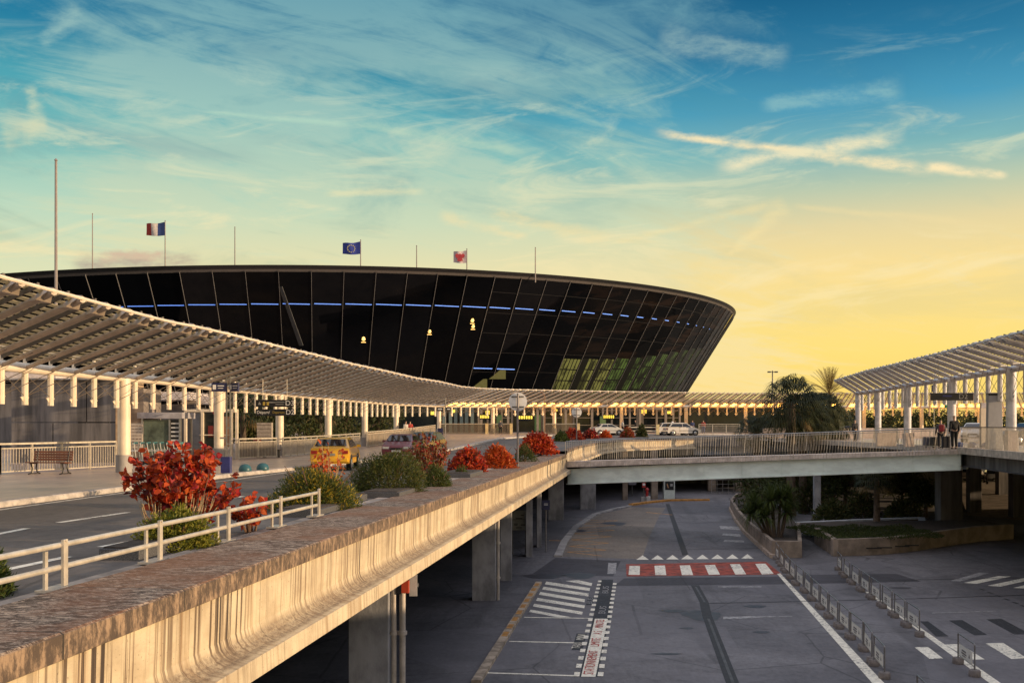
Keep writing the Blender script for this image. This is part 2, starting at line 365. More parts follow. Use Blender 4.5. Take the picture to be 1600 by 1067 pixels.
def pave_mat():
    m = bpy.data.materials.new('pavement_tiles'); m.use_nodes = True; k = NT(m.node_tree); b = k.n['Principled BSDF']
    tcn = k.new('ShaderNodeTexCoord'); O = tcn.outputs['Object']
    br = k.new('ShaderNodeTexBrick'); k.l.new(O, br.inputs['Vector']); br.inputs['Scale'].default_value = 1.0
    br.inputs['Color1'].default_value = (.62, .47, .36, 1); br.inputs['Color2'].default_value = (.54, .40, .31, 1); br.inputs['Mortar'].default_value = (.24, .18, .15, 1)
    br.inputs['Mortar Size'].default_value = .012; br.offset = .0; br.inputs['Brick Width'].default_value = .6; br.inputs['Row Height'].default_value = .6
    col = k.mix(k.m('MULTIPLY', k.step(k.noise(O, .5, 5, .6), .4, .7), .5), br.outputs[0], (.22, .17, .145, 1))
    k.l.new(col, b.inputs['Base Color']); b.inputs['Roughness'].default_value = .30
    return m
pave = pave_mat()

def wall_mat():
    """weathered concrete: u runs along the wall (metres), v runs over the section: top 0..1.5, cap face, wall face, cove, ledge"""
    m = bpy.data.materials.new('stained_concrete'); m.use_nodes = True; k = NT(m.node_tree); b = k.n['Principled BSDF']
    un = k.new('ShaderNodeUVMap'); U, V, _ = k.sep(un.outputs[0]); O = un.outputs[0]
    # face: thin dark and rusty runs that start below the cap and fade at differing lengths
    fine = k.noise(k.vec(k.m('MULTIPLY', U, 15.0), k.m('MULTIPLY', V, .14)), 1.0, 3, .6)
    wide = k.noise(k.vec(k.m('MULTIPLY', U, 4.2), k.m('MULTIPLY', V, .22)), 1.0, 4, .6)
    grp = k.noise(k.vec(k.m('MULTIPLY', U, .45), 3.0), 1.0, 3, .5)
    soft = k.noise(O, 1.3, 5, .6)
    fcol = k.mix(k.step(soft, .35, .7), (.64, .54, .37, 1), (.47, .38, .255, 1))
    lenv = k.m('SUBTRACT', 1, k.step(k.m('SUBTRACT', V, k.m('MULTIPLY', k.noise(k.vec(k.m('MULTIPLY', U, 7.0), 9.0), 1.0, 2, .5), 1.5)), 1.45, 2.05))
    s1 = k.m('MULTIPLY', k.m('MULTIPLY', k.step(fine, .50, .58), k.m('ADD', .28, k.m('MULTIPLY', k.step(grp, .38, .56), .72))), k.m('ADD', .35, k.m('MULTIPLY', lenv, .65)))
    fcol = k.mix(k.m('MULTIPLY', s1, .9), fcol, (.13, .08, .048, 1))
    s2 = k.m('MULTIPLY', k.step(wide, .52, .68), .62)
    fcol = k.mix(s2, fcol, (.30, .19, .10, 1))
    pin = k.noise(k.scl(O, 26, 26, 1), 1.0, 1, .5); fcol = k.mix(k.m('MULTIPLY', k.step(pin, .70, .74), .7), fcol, (.16, .11, .075, 1))
    hz_ = k.noise(k.scl(O, .8, 3.0, 1), 1.6, 6, .7); fcol = k.mix(k.m('MULTIPLY', k.step(hz_, .5, .7), .35), fcol, (.34, .26, .18, 1))
    s3 = k.m('MULTIPLY', k.m('MULTIPLY', k.step(fine, .55, .61), k.step(grp, .50, .60)), lenv)
    fcol = k.mix(k.m('MULTIPLY', s3, .9), fcol, (.045, .035, .03, 1))
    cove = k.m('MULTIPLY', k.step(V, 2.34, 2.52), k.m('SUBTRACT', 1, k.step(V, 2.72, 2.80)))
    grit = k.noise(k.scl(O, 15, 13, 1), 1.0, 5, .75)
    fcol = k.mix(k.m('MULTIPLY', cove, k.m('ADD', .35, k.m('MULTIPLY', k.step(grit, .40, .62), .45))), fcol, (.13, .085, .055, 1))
    # cap front face: grey brown with black mould
    ch = k.noise(k.scl(O, 5.5, 2.0, 1), 1.2, 9, .78)
    cap = k.mix(k.step(ch, .38, .56), (.36, .25, .16, 1), (.09, .064, .047, 1))
    cap = k.mix(k.m('MULTIPLY', k.step(k.noise(O, 5, 4, .7), .6, .72), .8), cap, (.03, .026, .024, 1))
    # top: rust coloured lichen rubbed across the width, pale where worn
    tp = k.noise(k.vec(k.m('MULTIPLY', U, 10), k.m('MULTIPLY', V, 4.6)), 1.0, 9, .85, 1.0)
    tb = k.noise(k.vec(k.m('MULTIPLY', U, .55), k.m('MULTIPLY', V, .6)), 1.0, 5, .6)
    top = k.mix(k.step(tp, .43, .53), (.42, .33, .25, 1), (.042, .028, .02, 1))
    top = k.mix(k.m('MULTIPLY', k.step(tb, .44, .60), .62), top, (.17, .068, .028, 1))
    top = k.mix(k.m('MULTIPLY', k.step(k.noise(k.scl(O, 14, 5, 1), 1.0, 7, .8), .56, .62), .8), top, (.50, .42, .34, 1))
    seg = k.m('FRACT', k.m('DIVIDE', U, 2.42)); jn = k.m('ADD', k.m('LESS_THAN', seg, .010), 0)
    segid = k.m('FLOOR', k.m('DIVIDE', U, 2.42)); rnd = k.new('ShaderNodeTexWhiteNoise', noise_dimensions='1D'); k.l.new(segid, rnd.inputs['W'])
    top = k.mix(k.m('MULTIPLY', rnd.outputs[0], .30), top, (.30, .14, .06, 1))
    isface = k.m('GREATER_THAN', V, 1.745); iscap = k.m('GREATER_THAN', V, 1.50)
    col = k.mix(iscap, top, cap); col = k.mix(isface, col, fcol)
    col = k.mix(k.m('MULTIPLY', jn, k.m('SUBTRACT', 1, k.m('MULTIPLY', isface, .6))), col, (.03, .025, .02, 1))
    k.l.new(col, b.inputs['Base Color']); b.inputs['Roughness'].default_value = .88
    bn = k.new('ShaderNodeBump'); bn.inputs['Strength'].default_value = .5; bn.inputs['Distance'].default_value = .02
    hgt = k.m('ADD', k.noise(O, 30, 4, .7), k.m('MULTIPLY', tp, .6))
    k.l.new(hgt, bn.inputs['Height']); k.l.new(bn.outputs[0], b.inputs['Normal'])
    return m
wallm = wall_mat()
# ================================================================== THE LEVELS
def sm(a, b, q): q = min(1, max(0, (q - a) / (b - a))); return q * q * (3 - 2 * q)
def zr(Y): return 5.5 + .7 * sm(62, 112, Y)               # upper road height
PAR = [(886, 704, 728, 70.5), (905, 697, 722, 75), (921, 694, 716, 80), (939, 690.5, 709, 87), (972, 687.5, 704.5, 97), (1040, 686.5, 702, 107), (1084, 685.5, 701, 110)]
parX = [(p[0] - 800) * p[3] / F for p in PAR]; parY = [p[3] for p in PAR]
def xr(Y):
    if Y <= 70.4: return .1285 * Y - 6.6
    if Y <= 110: return float(np.interp(Y, parY, parX)) - .35
    return 95.0
KY = [-10, 20, 24, 30, 37.5, 44, 53, 64, 80, 98, 112, 120, 124]; KX = [-13.2, -12.8, -12.3, -11.6, -10.7, -9.4, -7.6, -5.6, -3.6, -.8, 5, 14, 30]
def xk(Y): return float(np.interp(Y, KY, KX)) if Y < 124 else 95.0
Ys = [-12, 0, 10, 20, 24, 30, 37.5, 44, 53, 60, 64, 68, 70.4, 72.5, 75, 80, 87, 92, 97, 102, 107, 110, 110.02, 114, 120, 123.9, 124, 135, 150, 170]
mb = MB()
mb.quad((-4000, -4000, -.05), (4000, -4000, -.05), (4000, 4000, -.05), (-4000, 4000, -.05))
struct(mb.build('ground', mat('far_ground', (.16, .14, .11), .95, var=.4, scale=.02)))
mb = MB()
for i in range(30):
    ya, yb = -15 + i * 5.5, -9.5 + i * 5.5
    mb.quad((-55, ya, 0), (75, ya, 0), (75, yb, 0), (-55, yb, 0))
struct(mb.build('lower_road', asph_low, fix=False))
mb = MB()
for a, b in zip(Ys[:-1], Ys[1:]):
    mb.quad((-60, a, zr(a)), (xr(a), a, zr(a)), (xr(b), b, zr(b)), (-60, b, zr(b)))
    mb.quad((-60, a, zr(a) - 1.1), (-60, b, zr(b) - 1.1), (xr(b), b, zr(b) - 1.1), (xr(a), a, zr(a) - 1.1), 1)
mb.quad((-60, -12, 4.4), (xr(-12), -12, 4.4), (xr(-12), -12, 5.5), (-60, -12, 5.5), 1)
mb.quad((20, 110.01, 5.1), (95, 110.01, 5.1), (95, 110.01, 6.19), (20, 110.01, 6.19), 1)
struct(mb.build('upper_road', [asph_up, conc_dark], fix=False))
mb = MB()
for a, b in zip(Ys[:-1], Ys[1:]):
    if a > 169: break
    h = .13
    if a < 123.95:
        mb.quad((-60, a, zr(a) + h), (xk(a) - .3, a, zr(a) + h), (xk(b) - .3, b, zr(b) + h), (-60, b, zr(b) + h))
    else: mb.quad((-60, a, zr(a) + h), (95, a, zr(a) + h), (95, b, zr(b) + h), (-60, b, zr(b) + h))
struct(mb.build('pavement', pave, fix=False))
mb = MB()
kp = [Vector((xk(Y), Y, 0)) for Y in np.concatenate([np.arange(-10, 124, 1.0), [123.95]])]
for a, b in zip(kp[:-1], kp[1:]):
    d = (b - a).normalized(); n = Vector((-d.y, d.x, 0)) * .32
    a1, b1 = a.copy(), b.copy(); a1.z = zr(a.y); b1.z = zr(b.y); up = Vector((0, 0, .142))
    dn = Vector((0, 0, -.05)); ch = Vector((0, 0, .11)); sh = n * .12
    mb.quad(a1 + dn, b1 + dn, b1 + ch, a1 + ch); mb.quad(a1 + ch, b1 + ch, b1 + up + sh, a1 + up + sh); mb.quad(a1 + up + sh, b1 + up + sh, b1 + up + n, a1 + up + n)
mb.quad((30, 124, 6.15), (95, 124, 6.15), (95, 124, 6.33), (30, 124, 6.33))
struct(mb.build('kerb', stone_kerb, fix=False))
# right hand deck (level with the far road); unseen stretch past the viewer added to shade the lower road
DL = [(-12, 19.5), (30, 21.6), (46, 23.7), (56, 25.25), (58, 25.3), (75, 25.6), (95, 25.6), (110, 26)]
def xl(Y): return float(np.interp(Y, [q[0] for q in DL], [q[1] for q in DL]))
mb = MB(); ZD = 6.15
for (ya, xa), (yb, xb) in zip(DL[:-1], DL[1:]):
    XM = 95 if ya < 60 else 64  # unseen outer edge, pulled in so sunlight reaches the cars below
    mb.quad((xa, ya, ZD), (XM, ya, ZD), (XM, yb, ZD), (xb, yb, ZD))
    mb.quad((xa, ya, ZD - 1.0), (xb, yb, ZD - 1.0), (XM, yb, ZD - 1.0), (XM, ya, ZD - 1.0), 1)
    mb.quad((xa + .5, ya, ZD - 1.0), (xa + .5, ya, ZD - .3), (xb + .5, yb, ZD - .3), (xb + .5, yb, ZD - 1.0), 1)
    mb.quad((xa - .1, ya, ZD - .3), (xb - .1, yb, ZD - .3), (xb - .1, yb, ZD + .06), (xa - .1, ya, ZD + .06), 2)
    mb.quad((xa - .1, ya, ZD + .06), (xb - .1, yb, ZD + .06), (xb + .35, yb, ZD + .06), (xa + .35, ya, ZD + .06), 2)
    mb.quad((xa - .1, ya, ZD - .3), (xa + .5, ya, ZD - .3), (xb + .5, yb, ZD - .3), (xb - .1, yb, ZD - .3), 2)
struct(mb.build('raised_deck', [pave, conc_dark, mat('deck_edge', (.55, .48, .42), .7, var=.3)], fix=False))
# ---------------------------------------------------------------- markings
ML = .004
def lowquads(name, quads, m, zz=.004):
    mb = MB()
    for q in quads: mb.quad(*[G(a, b, zz) for a, b in q])
    return struct(mb.build(name, m, fix=False))
def strip(mb, pts, w, zz, zf=None):
    pts = [Vector(p) for p in pts]
    for a, b in zip(pts[:-1], pts[1:]):
        d = (b - a); d.z = 0; d.normalize(); n = Vector((-d.y, d.x, 0)) * w / 2
        mb.quad(a - n, a + n, b + n, b - n)
lowquads('asphalt_patch', [[(832, 896), (958, 900), (970, 876), (868, 871)], [(975, 903), (1222, 900), (1250, 912), (960, 915)], [(1222, 898), (1400, 896), (1440, 908), (1250, 912)]], asph_pat, .003)
lowquads('bus_bay_surface', [[(872, 869), (1003, 873), (1015, 838), (892, 838)], [(892, 838), (1015, 838), (1030, 806), (926, 806)], [(926, 806), (1030, 806), (1040, 793), (985, 792)]], asph_bay, .0035)
lowquads('red_crossing', [[(978, 881), (1197, 877), (1222, 897), (979, 900)]], paint_r, .008)
cw = [[(983.5, 883.5), (1000, 883.5), (999.5, 897.5), (982, 897.5)], [(1022.5, 883.3), (1039, 882.8), (1041, 898), (1024, 898)], [(1062, 883), (1078, 882.5), (1083, 898), (1065.5, 898)],
      [(1101, 882.5), (1117, 882), (1125, 897), (1107.5, 897.5)], [(1140.5, 881), (1156, 880.7), (1166, 896.7), (1149, 897)], [(1180, 880.5), (1196, 880), (1209, 896), (1190.5, 897)]]
lowquads('white_crossing_stripes', cw, paint_w, .012)
mb = MB()
for i in range(8):
    cx = 1004 + i * 23.4; yb = 874 - i * .25
    a, b, c = G(cx - 9.8, yb, .008), G(cx + 9.8, yb, .008), G(cx, yb - 7, .008)
    mb.add([a, b, c], [(0, 1, 2)])
struct(mb.build('triangle_markings', paint_w, fix=False))
hz = []
def z3(a, b): return (700 + a / 4, 800 + b / 4)
for (x0, y0, x1, y1) in [(615, 440, 888, 482), (598, 472, 880, 516), (578, 505, 856, 552), (560, 542, 855, 590), (540, 578, 842, 630)]:
    hz.append([z3(x0, y0 - 8), z3(x1, y1 - 9), z3(x1 - 3, y1 + 9), z3(x0 - 10, y0 + 9)])
hz.append([z3(516, 606), z3(770, 655), z3(690, 655), z3(508, 622)]); hz.append([z3(815, 424), z3(902, 442), z3(896, 460), z3(735, 428)])
lowquads('hatched_bay_marking', hz, paint_w)
lowquads('bay_lines', [[z3(478, 653), z3(905, 660), z3(905, 664), z3(474, 657)], [z3(386, 803), z3(790, 811), z3(789, 817), z3(382, 808)], [z3(248, 998), z3(815, 1017), z3(815, 1024), z3(243, 1005)]], paint_w, .008)
blk = [(938.5, 905), (958, 905), (953, 964), (933.5, 1057), (905.5, 1057), (926.5, 964)]
lowquads('black_band', [[blk[5], blk[2], blk[1], blk[0]], [blk[4], blk[3], blk[2], blk[5]]], paint_k)
lowquads('white_text_panel', [[(908, 1056.5), (930.5, 1056.5), (949.8, 966), (929.5, 966)]], paint_w, .008)
sq = []
for i in range(18):
    q = i / 17; d = 1 / ((1 - q) / 45.9 + q * 0 + 0 + q / 29.9) if False else 47.6 + (29.9 - 47.6) * q
    for (pa, pb) in (((937.0, 908), (901.5, 1053)), ((960.5, 912), (938.5, 1053))):
        A, B = G(*pa), G(*pb); c = A.lerp(B, q); c.z = .012
        dv = (B - A).normalized(); nv = Vector((-dv.y, dv.x, 0)); s = .25
        hw = .085; sq.append([c + dv * s + nv * hw, c - dv * s + nv * hw, c - dv * s - nv * hw, c + dv * s - nv * hw])
mb = MB()
for q in sq: mb.quad(*q)
struct(mb.build('square_dot_marking', paint_w, fix=False))
def road_text(s, c0, c1, size, m, zz=.016, sx=1.0, name='road_lettering'):
    A, B = G(*c0), G(*c1); c = (A + B) / 2; d = (B - A).normalized()
    sx *= .97 * (B - A).length / (size * .62 * len(s))
    Mx = Matrix(((d.x, -d.y, 0, c.x), (d.y, d.x, 0, c.y), (0, 0, 1, zz), (0, 0, 0, 1)))
    return struct(text_mb(s, size, Mx, None, m, name, 0, sx))
road_text('STATIONNEMENT', (919.9, 1054.0), (928.4, 1016.0), .44, red_ink)
road_text('LIMITE', (929.5, 1011.0), (932.9, 996.0), .44, red_ink, sx=1.15)
road_text('A 5', (933.5, 993.0), (935.6, 984.0), .44, red_ink, sx=.7)
road_text('MINUTES', (936.1, 981.5), (939.3, 967.5), .44, red_ink)
road_text('BUS', (940.5, 960), (943.5, 946), .40, paint_wf); road_text('BUS', (946, 928), (947.5, 915), .40, paint_wf)
lowquads('black_label_patch', [[(893.5, 1014.5), (910, 1015), (917, 989.5), (901, 989)]], paint_k, .008)
road_text('TAXI', (899, 1014), (905, 1003), .40, paint_w); road_text('MINI', (906, 1001), (910, 990), .40, paint_w)
lowquads('dark_label_patch', [[(915.5, 944.5), (926, 944.5), (928.5, 932.5), (918.5, 932.5)]], paint_k, .008)
road_text('BUS', (921, 944), (923.5, 933), .34, paint_wf)
lowquads('white_lane_line', [[(1214, 896), (1219, 895), (1385, 1070), (1366, 1070)], [(1352, 924), (1357, 924), (1569, 1070), (1551, 1070)]], paint_w, .009)
w = [[(1506, 910), (1526, 911.5), (1580, 900), (1560, 899.5)], [(1543, 914.5), (1563, 916), (1622, 903), (1602, 902)], [(1583, 918), (1604, 919), (1660, 906), (1640, 905)],
     [(1428.7, 1010.5), (1450, 1010), (1473.7, 1028), (1452.5, 1028.7)], [(1476, 1006), (1500, 1005.5), (1538.7, 1029.5), (1517, 1030)], [(1540, 1004.5), (1567.5, 1003.7), (1605, 1028), (1580, 1028.7)]]
lowquads('white_zebra_stripes', w, paint_w, .008)
lowquads('worn_markings', [[(1485, 907), (1500, 908), (1545, 895), (1530, 894)], [(949, 896), (962, 896), (963.5, 879), (950.5, 879)], [(1122, 917), (1190, 917), (1190, 915.5), (1122, 915.5)], [(1130, 966.5), (1182, 965), (1182, 962.2), (1130, 963)], [(1182, 964), (1238, 962.8), (1238, 961.9), (1182, 962.6)],
     [(1456, 957.6), (1556, 954.6), (1556, 953.8), (1456, 956.6)], [(1126, 826), (1160, 828), (1157, 823), (1124, 821)], [(1130, 846), (1163, 847), (1162, 844), (1132, 843)], [(1128, 836), (1158, 838), (1156, 834), (1130, 833)]], paint_wf, .008)
lowquads('black_zebra_stripes', [[(1437.5, 970), (1462.5, 993.7), (1482.5, 993.7), (1450, 970)], [(1482.5, 968.7), (1522.5, 992), (1542.5, 991), (1503.7, 968)], [(1541, 967), (1585, 990.5), (1610, 990), (1565, 966)]], paint_k, .006)
mb = MB()
zg = [(905, 812), (965, 813), (900, 818), (962, 820), (897, 825), (960, 828), (895, 833), (955, 838), (893, 843), (951, 848), (890, 853), (947, 859), (886, 862), (940, 868)]
strip(mb, [G(a, b, .010) for a, b in zg], .12, 0)
for a, b in (((858, 844), (887, 844.5)), ((887, 832), (898, 832)), ((1010, 800), (1050, 804))): strip(mb, [G(a[0], a[1], .010), G(b[0], b[1], .010)], .22, 0)
struct(mb.build('orange_zigzag', paint_y, fix=False))
mb = MB()   # drain channel and joints
for pl, w_ in (([(1043, 787), (1071, 867)], .36), ([(1086, 914), (1100, 940), (1105, 962), (1146, 1070)], .38)):
    strip(mb, [G(a, b, .007) for a, b in pl], w_, 0)
for pl in ([(1102, 942), (1250, 939), (1420, 935), (1600, 929)], [(1222, 910), (1400, 906), (1600, 902)], [(1071, 858), (1185, 856)], [(1055, 818), (1140, 815)]):
    strip(mb, [G(a, b, .009) for a, b in pl], .09, 0)
for i in range(6): c = (1530 + i * 13, 919 + i * 5.2); strip(mb, [G(c[0], c[1], .009), G(c[0] + 8, c[1] + 2.6, .009)], .14, 0)
struct(mb.build('drain_channel', mat('drain_dark', (.028, .027, .030), .7, var=.4, scale=4), fix=False))
mb = MB()
for pl in ([(1087, 916), (1101, 940)], [(1107, 966), (1147, 1070)]): strip(mb, [G(a, b, .011) for a, b in pl], .09, 0)
struct(mb.build('drain_grate', mat('grate_dark', (.09, .088, .09), .6, .3, var=.4), fix=False))
mb = MB()
for c, rx, ry in (((1097, 961), .75, .55), ((1050, 954), .5, .16), ((1042, 1021), .5, .07), ((1073, 981), .25, .08), ((1407, 918), .5, .12), ((1180, 947), .45, .16), ((905, 899), .8, .5), ((1190, 987), .3, .1), ((850, 900), 1.0, .4), ((960, 818), .9, .7), ((905, 829), .5, .4), ((1330, 990), .5, .06)):
    g = G(*c, .0065); mb.add([(g.x + rx * math.cos(a) * (1 + .2 * math.sin(3 * a)), g.y + ry * 2 * math.sin(a), g.z) for a in np.linspace(0, 2 * math.pi, 15)[:-1]], [tuple(range(14))])
struct(mb.build('oil_stains', mat('oil_stain', (.045, .042, .05), .5, var=.3), fix=False))
# lower kerbs
mb = MB()
a, b = G(842, 912), G(744, 1068)
d = (b - a).normalized(); n = Vector((-d.y, d.x, 0))
mb.beam(a + Vector((0, 0, .06)), b + Vector((0, 0, .06)), .28, .12)
L = (b - a).length
for i in range(9):
    p = a + d * (L * (.03 + i * .075)); mb.beam(p + Vector((0, 0, .122)), p + d * .75 + Vector((0, 0, .122)), .2, .008, 1)
struct(mb.build('painted_kerb', [mat('grimy_kerb', (.45, .36, .27), .8, var=.5, scale=2.5), mat('orange_kerb_paint', (.52, .25, .06), .7, var=.4, scale=4)], fix=False))
mb = MB(); lk = [G(*p) for p in ((872, 870), (882, 847), (900, 824), (930, 804), (959, 796), (985, 791))]
for p, q in zip(lk[:-1], lk[1:]): mb.beam(p + Vector((0, 0, .05)), q + Vector((0, 0, .05)), .45, .11)
struct(mb.build('curved_kerb', conc, fix=False))
mb = MB(); lk = [G(*p) for p in ((985, 790), (1012, 786), (1048, 782.5), (1108, 782))]
for p, q in zip(lk[:-1], lk[1:]): mb.beam(p + Vector((0, 0, .09)), q + Vector((0, 0, .09)), .4, .18)
struct(mb.build('orange_kerb', mat('orange_kerb_line', (.55, .26, .06), .7, var=.3), fix=False))
# upper road markings
mb = MB(); zu = 5.505
def GU(px, py): return G(px, py, zu)
for p, q in (((91, 816), (200, 800)), ((-40, 841), (42, 825)), ((11, 889), (106, 869)), ((157, 854), (207, 845)), ((330, 783), (380, 775)), ((432, 768), (470, 761))): strip(mb, [GU(*p), GU(*q)], .16, 0)
strip(mb, [GU(*p) for p in ((-60, 806), (0, 796), (110, 781), (212, 767), (290, 758), (360, 750), (447, 738), (545, 723.5), (600, 718))], .13, 0)
struct(mb.build('road_markings', paint_w, fix=False))
# ================================================================== CONCRETE PARAPET
SECT = [(-1.45, -.16, -.15), (-1.42, 0, 0), (-.03, 0, 1.48), (0, -.02, 1.51), (0, -.245, 1.735), (-.05, -.27, 1.76), (-.06, -.60, 2.08), (-.07, -.84, 2.33), (-.045, -.94, 2.44), (.02, -1.02, 2.56), (.12, -1.07, 2.68), (.24, -1.095, 2.79), (.29, -1.10, 2.86), (.30, -1.36, 3.1), (-.3, -1.37, 3.6)]
ud = Vector((.1274, .9918, 0)); nd = Vector((.9918, -.1274, 0))
mb = MB(); stn = np.concatenate([np.arange(-4, 40, 1.2), np.arange(40, 70.5, 2.0), [70.6]])
for i in range(len(stn) - 1):
    rows = []
    for Y in (stn[i], stn[i + 1]):
        o = Vector((.1285 * Y - 5.2, Y, 5.66 - .0036 * Y)); rows.append([o + nd * s + Vector((0, 0, h)) for s, h, _ in SECT])
    for k in range(len(SECT) - 1):
        va, vb = SECT[k][2], SECT[k + 1][2]; ua, ub = stn[i] / .9918 + 20, stn[i + 1] / .9918 + 20
        mb.quad(rows[0][k], rows[1][k], rows[1][k + 1], rows[0][k + 1], 0, [(ua, va), (ub, va), (ub, vb), (ua, vb)])
for Y, fl in ((70.6, 0),):
    o = Vector((.1285 * Y - 5.2, Y, 5.66 - .0036 * Y)); pts = [o + nd * s + Vector((0, 0, h)) for s, h, _ in SECT]
    mb.add(pts, [tuple(range(len(pts)))], 0, [[(s * 3, 2.0) for s, h, v_ in SECT]])
o = mb.build('parapet_wall', wallm, smooth=True, fix=False); o.data.set_sharp_from_angle(angle=R(35))
tag(o, 'long rust stained concrete parapet with coved face along the viaduct edge', 'parapet')
# strip of paving between the parapet and the upper carriageway
mb = MB()
for a in range(-10, 70, 4):
    b = a + 4
    A, B = Vector((.1285 * a - 6.62, a, 5.56 - .0012 * a)), Vector((.1285 * b - 6.62, b, 5.56 - .0012 * b))
    mb.quad(A, B, B + nd * -.45, A + nd * -.45); mb.quad(A + nd * -.45, B + nd * -.45, B + nd * -.45 + Vector((0, 0, -.16)), A + nd * -.45 + Vector((0, 0, -.16)))
struct(mb.build('verge', mat('verge_concrete', (.40, .33, .27), .85, var=.4, scale=2, bump=.4), fix=False))
# two rail guard rail
t_ = thing('guard_rail', 'low cream two tube guard rail behind the near parapet', 'guard rail', (-7.0 + .1285 * 8, 8, 5.6))
def gp(Y, zz, off=0): return Vector((.1285 * Y - 6.86, Y, zz)) + nd * off - t_.location
for zz in (6.09, 5.83):
    MB().tube([gp(4, zz), gp(12, zz - .015), gp(21.2, zz - .04)], .034, 12).build('rail', rail_paint, t_, smooth=True)
for Y in (7.1, 9.45, 11.8, 14.15, 16.5, 18.9, 21.15):
    m_ = MB(); m_.box(gp(Y, 5.83, .045), .035, .09, .62, -.128); m_.box(gp(Y - .28, 5.80, -.02), .03, .06, .46, -.128); m_.box(gp(Y - .1, 5.575), .22, .5, .03, -.128)
    m_.tube([gp(Y, 6.12, .03), gp(Y, 6.13, .075)], .02, 6)
    m_.build('post', rail_paint, t_)
# curved parapet where the carriageway turns
mb = MB()
cp = [(P(px, yt, d), P(px, yb, d)) for px, yt, yb, d in PAR]
for k, (A, B) in enumerate(zip(cp[:-1], cp[1:])):
    d = (B[0] - A[0]); d.z = 0; d.normalize()
    n0 = Vector((d.y, -d.x, 0))
    ua, ub = k * 8 + 100, k * 8 + 100 + (B[0] - A[0]).length
    def row(t0, b0): return [t0 - n0 * .45, t0, t0 + Vector((0, 0, -.12)), t0.lerp(b0, .5) - n0 * .08, t0.lerp(b0, .8) + n0 * .05, t0.lerp(b0, .86) + n0 * .3, b0 + n0 * .3, b0 - n0 * .6]
    ra, rb = row(*A), row(*B); vs = [1.0, 1.50, 1.70, 2.2, 2.6, 2.8, 3.1, 3.5]
    for j in range(7): mb.quad(ra[j], rb[j], rb[j + 1], ra[j + 1], 0, [(ua, vs[j]), (ub, vs[j]), (ub, vs[j + 1]), (ua, vs[j + 1])])
    if k == len(cp) - 2: mb.add(rb, [tuple(range(8))], 0, [[(0, 2.2)] * 8])
tag(mb.build('curved_parapet', wallm, fix=False), 'pale concrete parapet curving right behind the footbridge railing', 'parapet')
# second bridge behind the opening
t_ = thing('rear_bridge', 'blue grey beam bridge across the opening behind the footbridge', 'bridge', P(1085, 700, 111))
a, b = P(1083, 695, 111), P(1330, 693, 111)
MB().beam(a + Vector((0, 0, .25)) - t_.location, b + Vector((0, 0, .25)) - t_.location, 1.0, .55).build('deck_edge', conc_warm, t_)
MB().beam(P(1083, 704, 111.3) - t_.location, P(1330, 702, 111.3) - t_.location, .5, .95).build('beam', mat('blue_beam', (.30, .34, .42), .5, var=.2), t_)
# footbridge
t_ = thing('footbridge', 'pedestrian bridge with pale grey steel beam and thin barred railing', 'footbridge', (3.9, 70.6, 4.8))
LOC = t_.location
A = dict(rail=P(884, 689.5, 70.6), kt=P(884, 721, 70.6), kb=P(884, 730, 70.6), bt=P(884, 733, 70.6), bb=P(884, 757.5, 70.6))
B = dict(rail=P(1505, 667.5, 56), kt=P(1505, 703, 56), kb=P(1500, 709, 56.1), bt=P(1500, 706, 56.1), bb=P(1500, 735, 56.1))
A = {k: q - LOC for k, q in A.items()}; B = {k: q - LOC for k, q in B.items()}
bk = Vector((.56, .83, 0)) * 2.6                     # towards the far side of the bridge
m_ = MB(); m_.add([A['kt'], B['kt'], B['kt'] + bk, A['kt'] + bk, A['kb'], B['kb'], B['kb'] + bk, A['kb'] + bk], [(0, 1, 2, 3), (4, 7, 6, 5), (0, 4, 5, 1), (2, 6, 7, 3), (0, 3, 7, 4), (1, 5, 6, 2)])
m_.build('deck', mat('bridge_deck', (.70, .60, .54), .75, var=.3, scale=2), t_)
m_ = MB(); q = bk * .08
for k0, k1 in ((.10, .16), (.80, .86)):
    for tp, bt in (('bt', 'bb'),):
        a0, a1, b0, b1 = A['bt'] + bk * k0, A['bb'] + bk * k0, B['bt'] + bk * k0, B['bb'] + bk * k0
        w_ = bk * .16 * (.06 / .06)
        m_.add([a0, b0, b1, a1, a0 + w_, b0 + w_, b1 + w_, a1 + w_], [(0, 1, 2, 3), (4, 7, 6, 5), (0, 4, 5, 1), (3, 2, 6, 7), (0, 3, 7, 4), (1, 5, 6, 2)])
        h = Vector((0, 0, .05)); m_.beam(a1 + w_ * .4 + h, b1 + w_ * .4 + h, .72, .05)
        for j in range(1, 10): s = a0.lerp(b0, j / 10); e = a1.lerp(b1, j / 10); m_.beam(s - bk * .015, e - bk * .015, .015, .02)
m_.build('beam', grey_beam, t_)
m_ = MB()
for f in (.03, .95):
    for zz, r in ((0, .028), (-.12, .014)):
        m_.tube([A['rail'] + bk * f + Vector((0, 0, zz)), B['rail'] + bk * f + Vector((0, 0, zz))], r, 8)
m_.build('handrail', steel, t_)
N = 152
for f, n_ in ((-.012, N), (.95, N)):
    m_ = MB()
    for j in range(n_ + 1):
        s = A['rail'].lerp(B['rail'], j / n_) + bk * f; e = A['kb'].lerp(B['kb'], j / n_) + bk * f
        if f > .5: e.z += .5
        w_ = .045 if j % 12 == 0 else .018
        m_.add([s + Vector((-w_ / 2, 0, 0)), s + Vector((w_ / 2, 0, 0)), e + Vector((w_ / 2, 0, 0)), e + Vector((-w_ / 2, 0, 0)), s + Vector((0, w_, 0)), e + Vector((0, w_, 0))], [(0, 1, 2, 3), (1, 4, 5, 2), (4, 0, 3, 5)])
    m_.build('railing_bars', rail_paint, t_, fix=False)
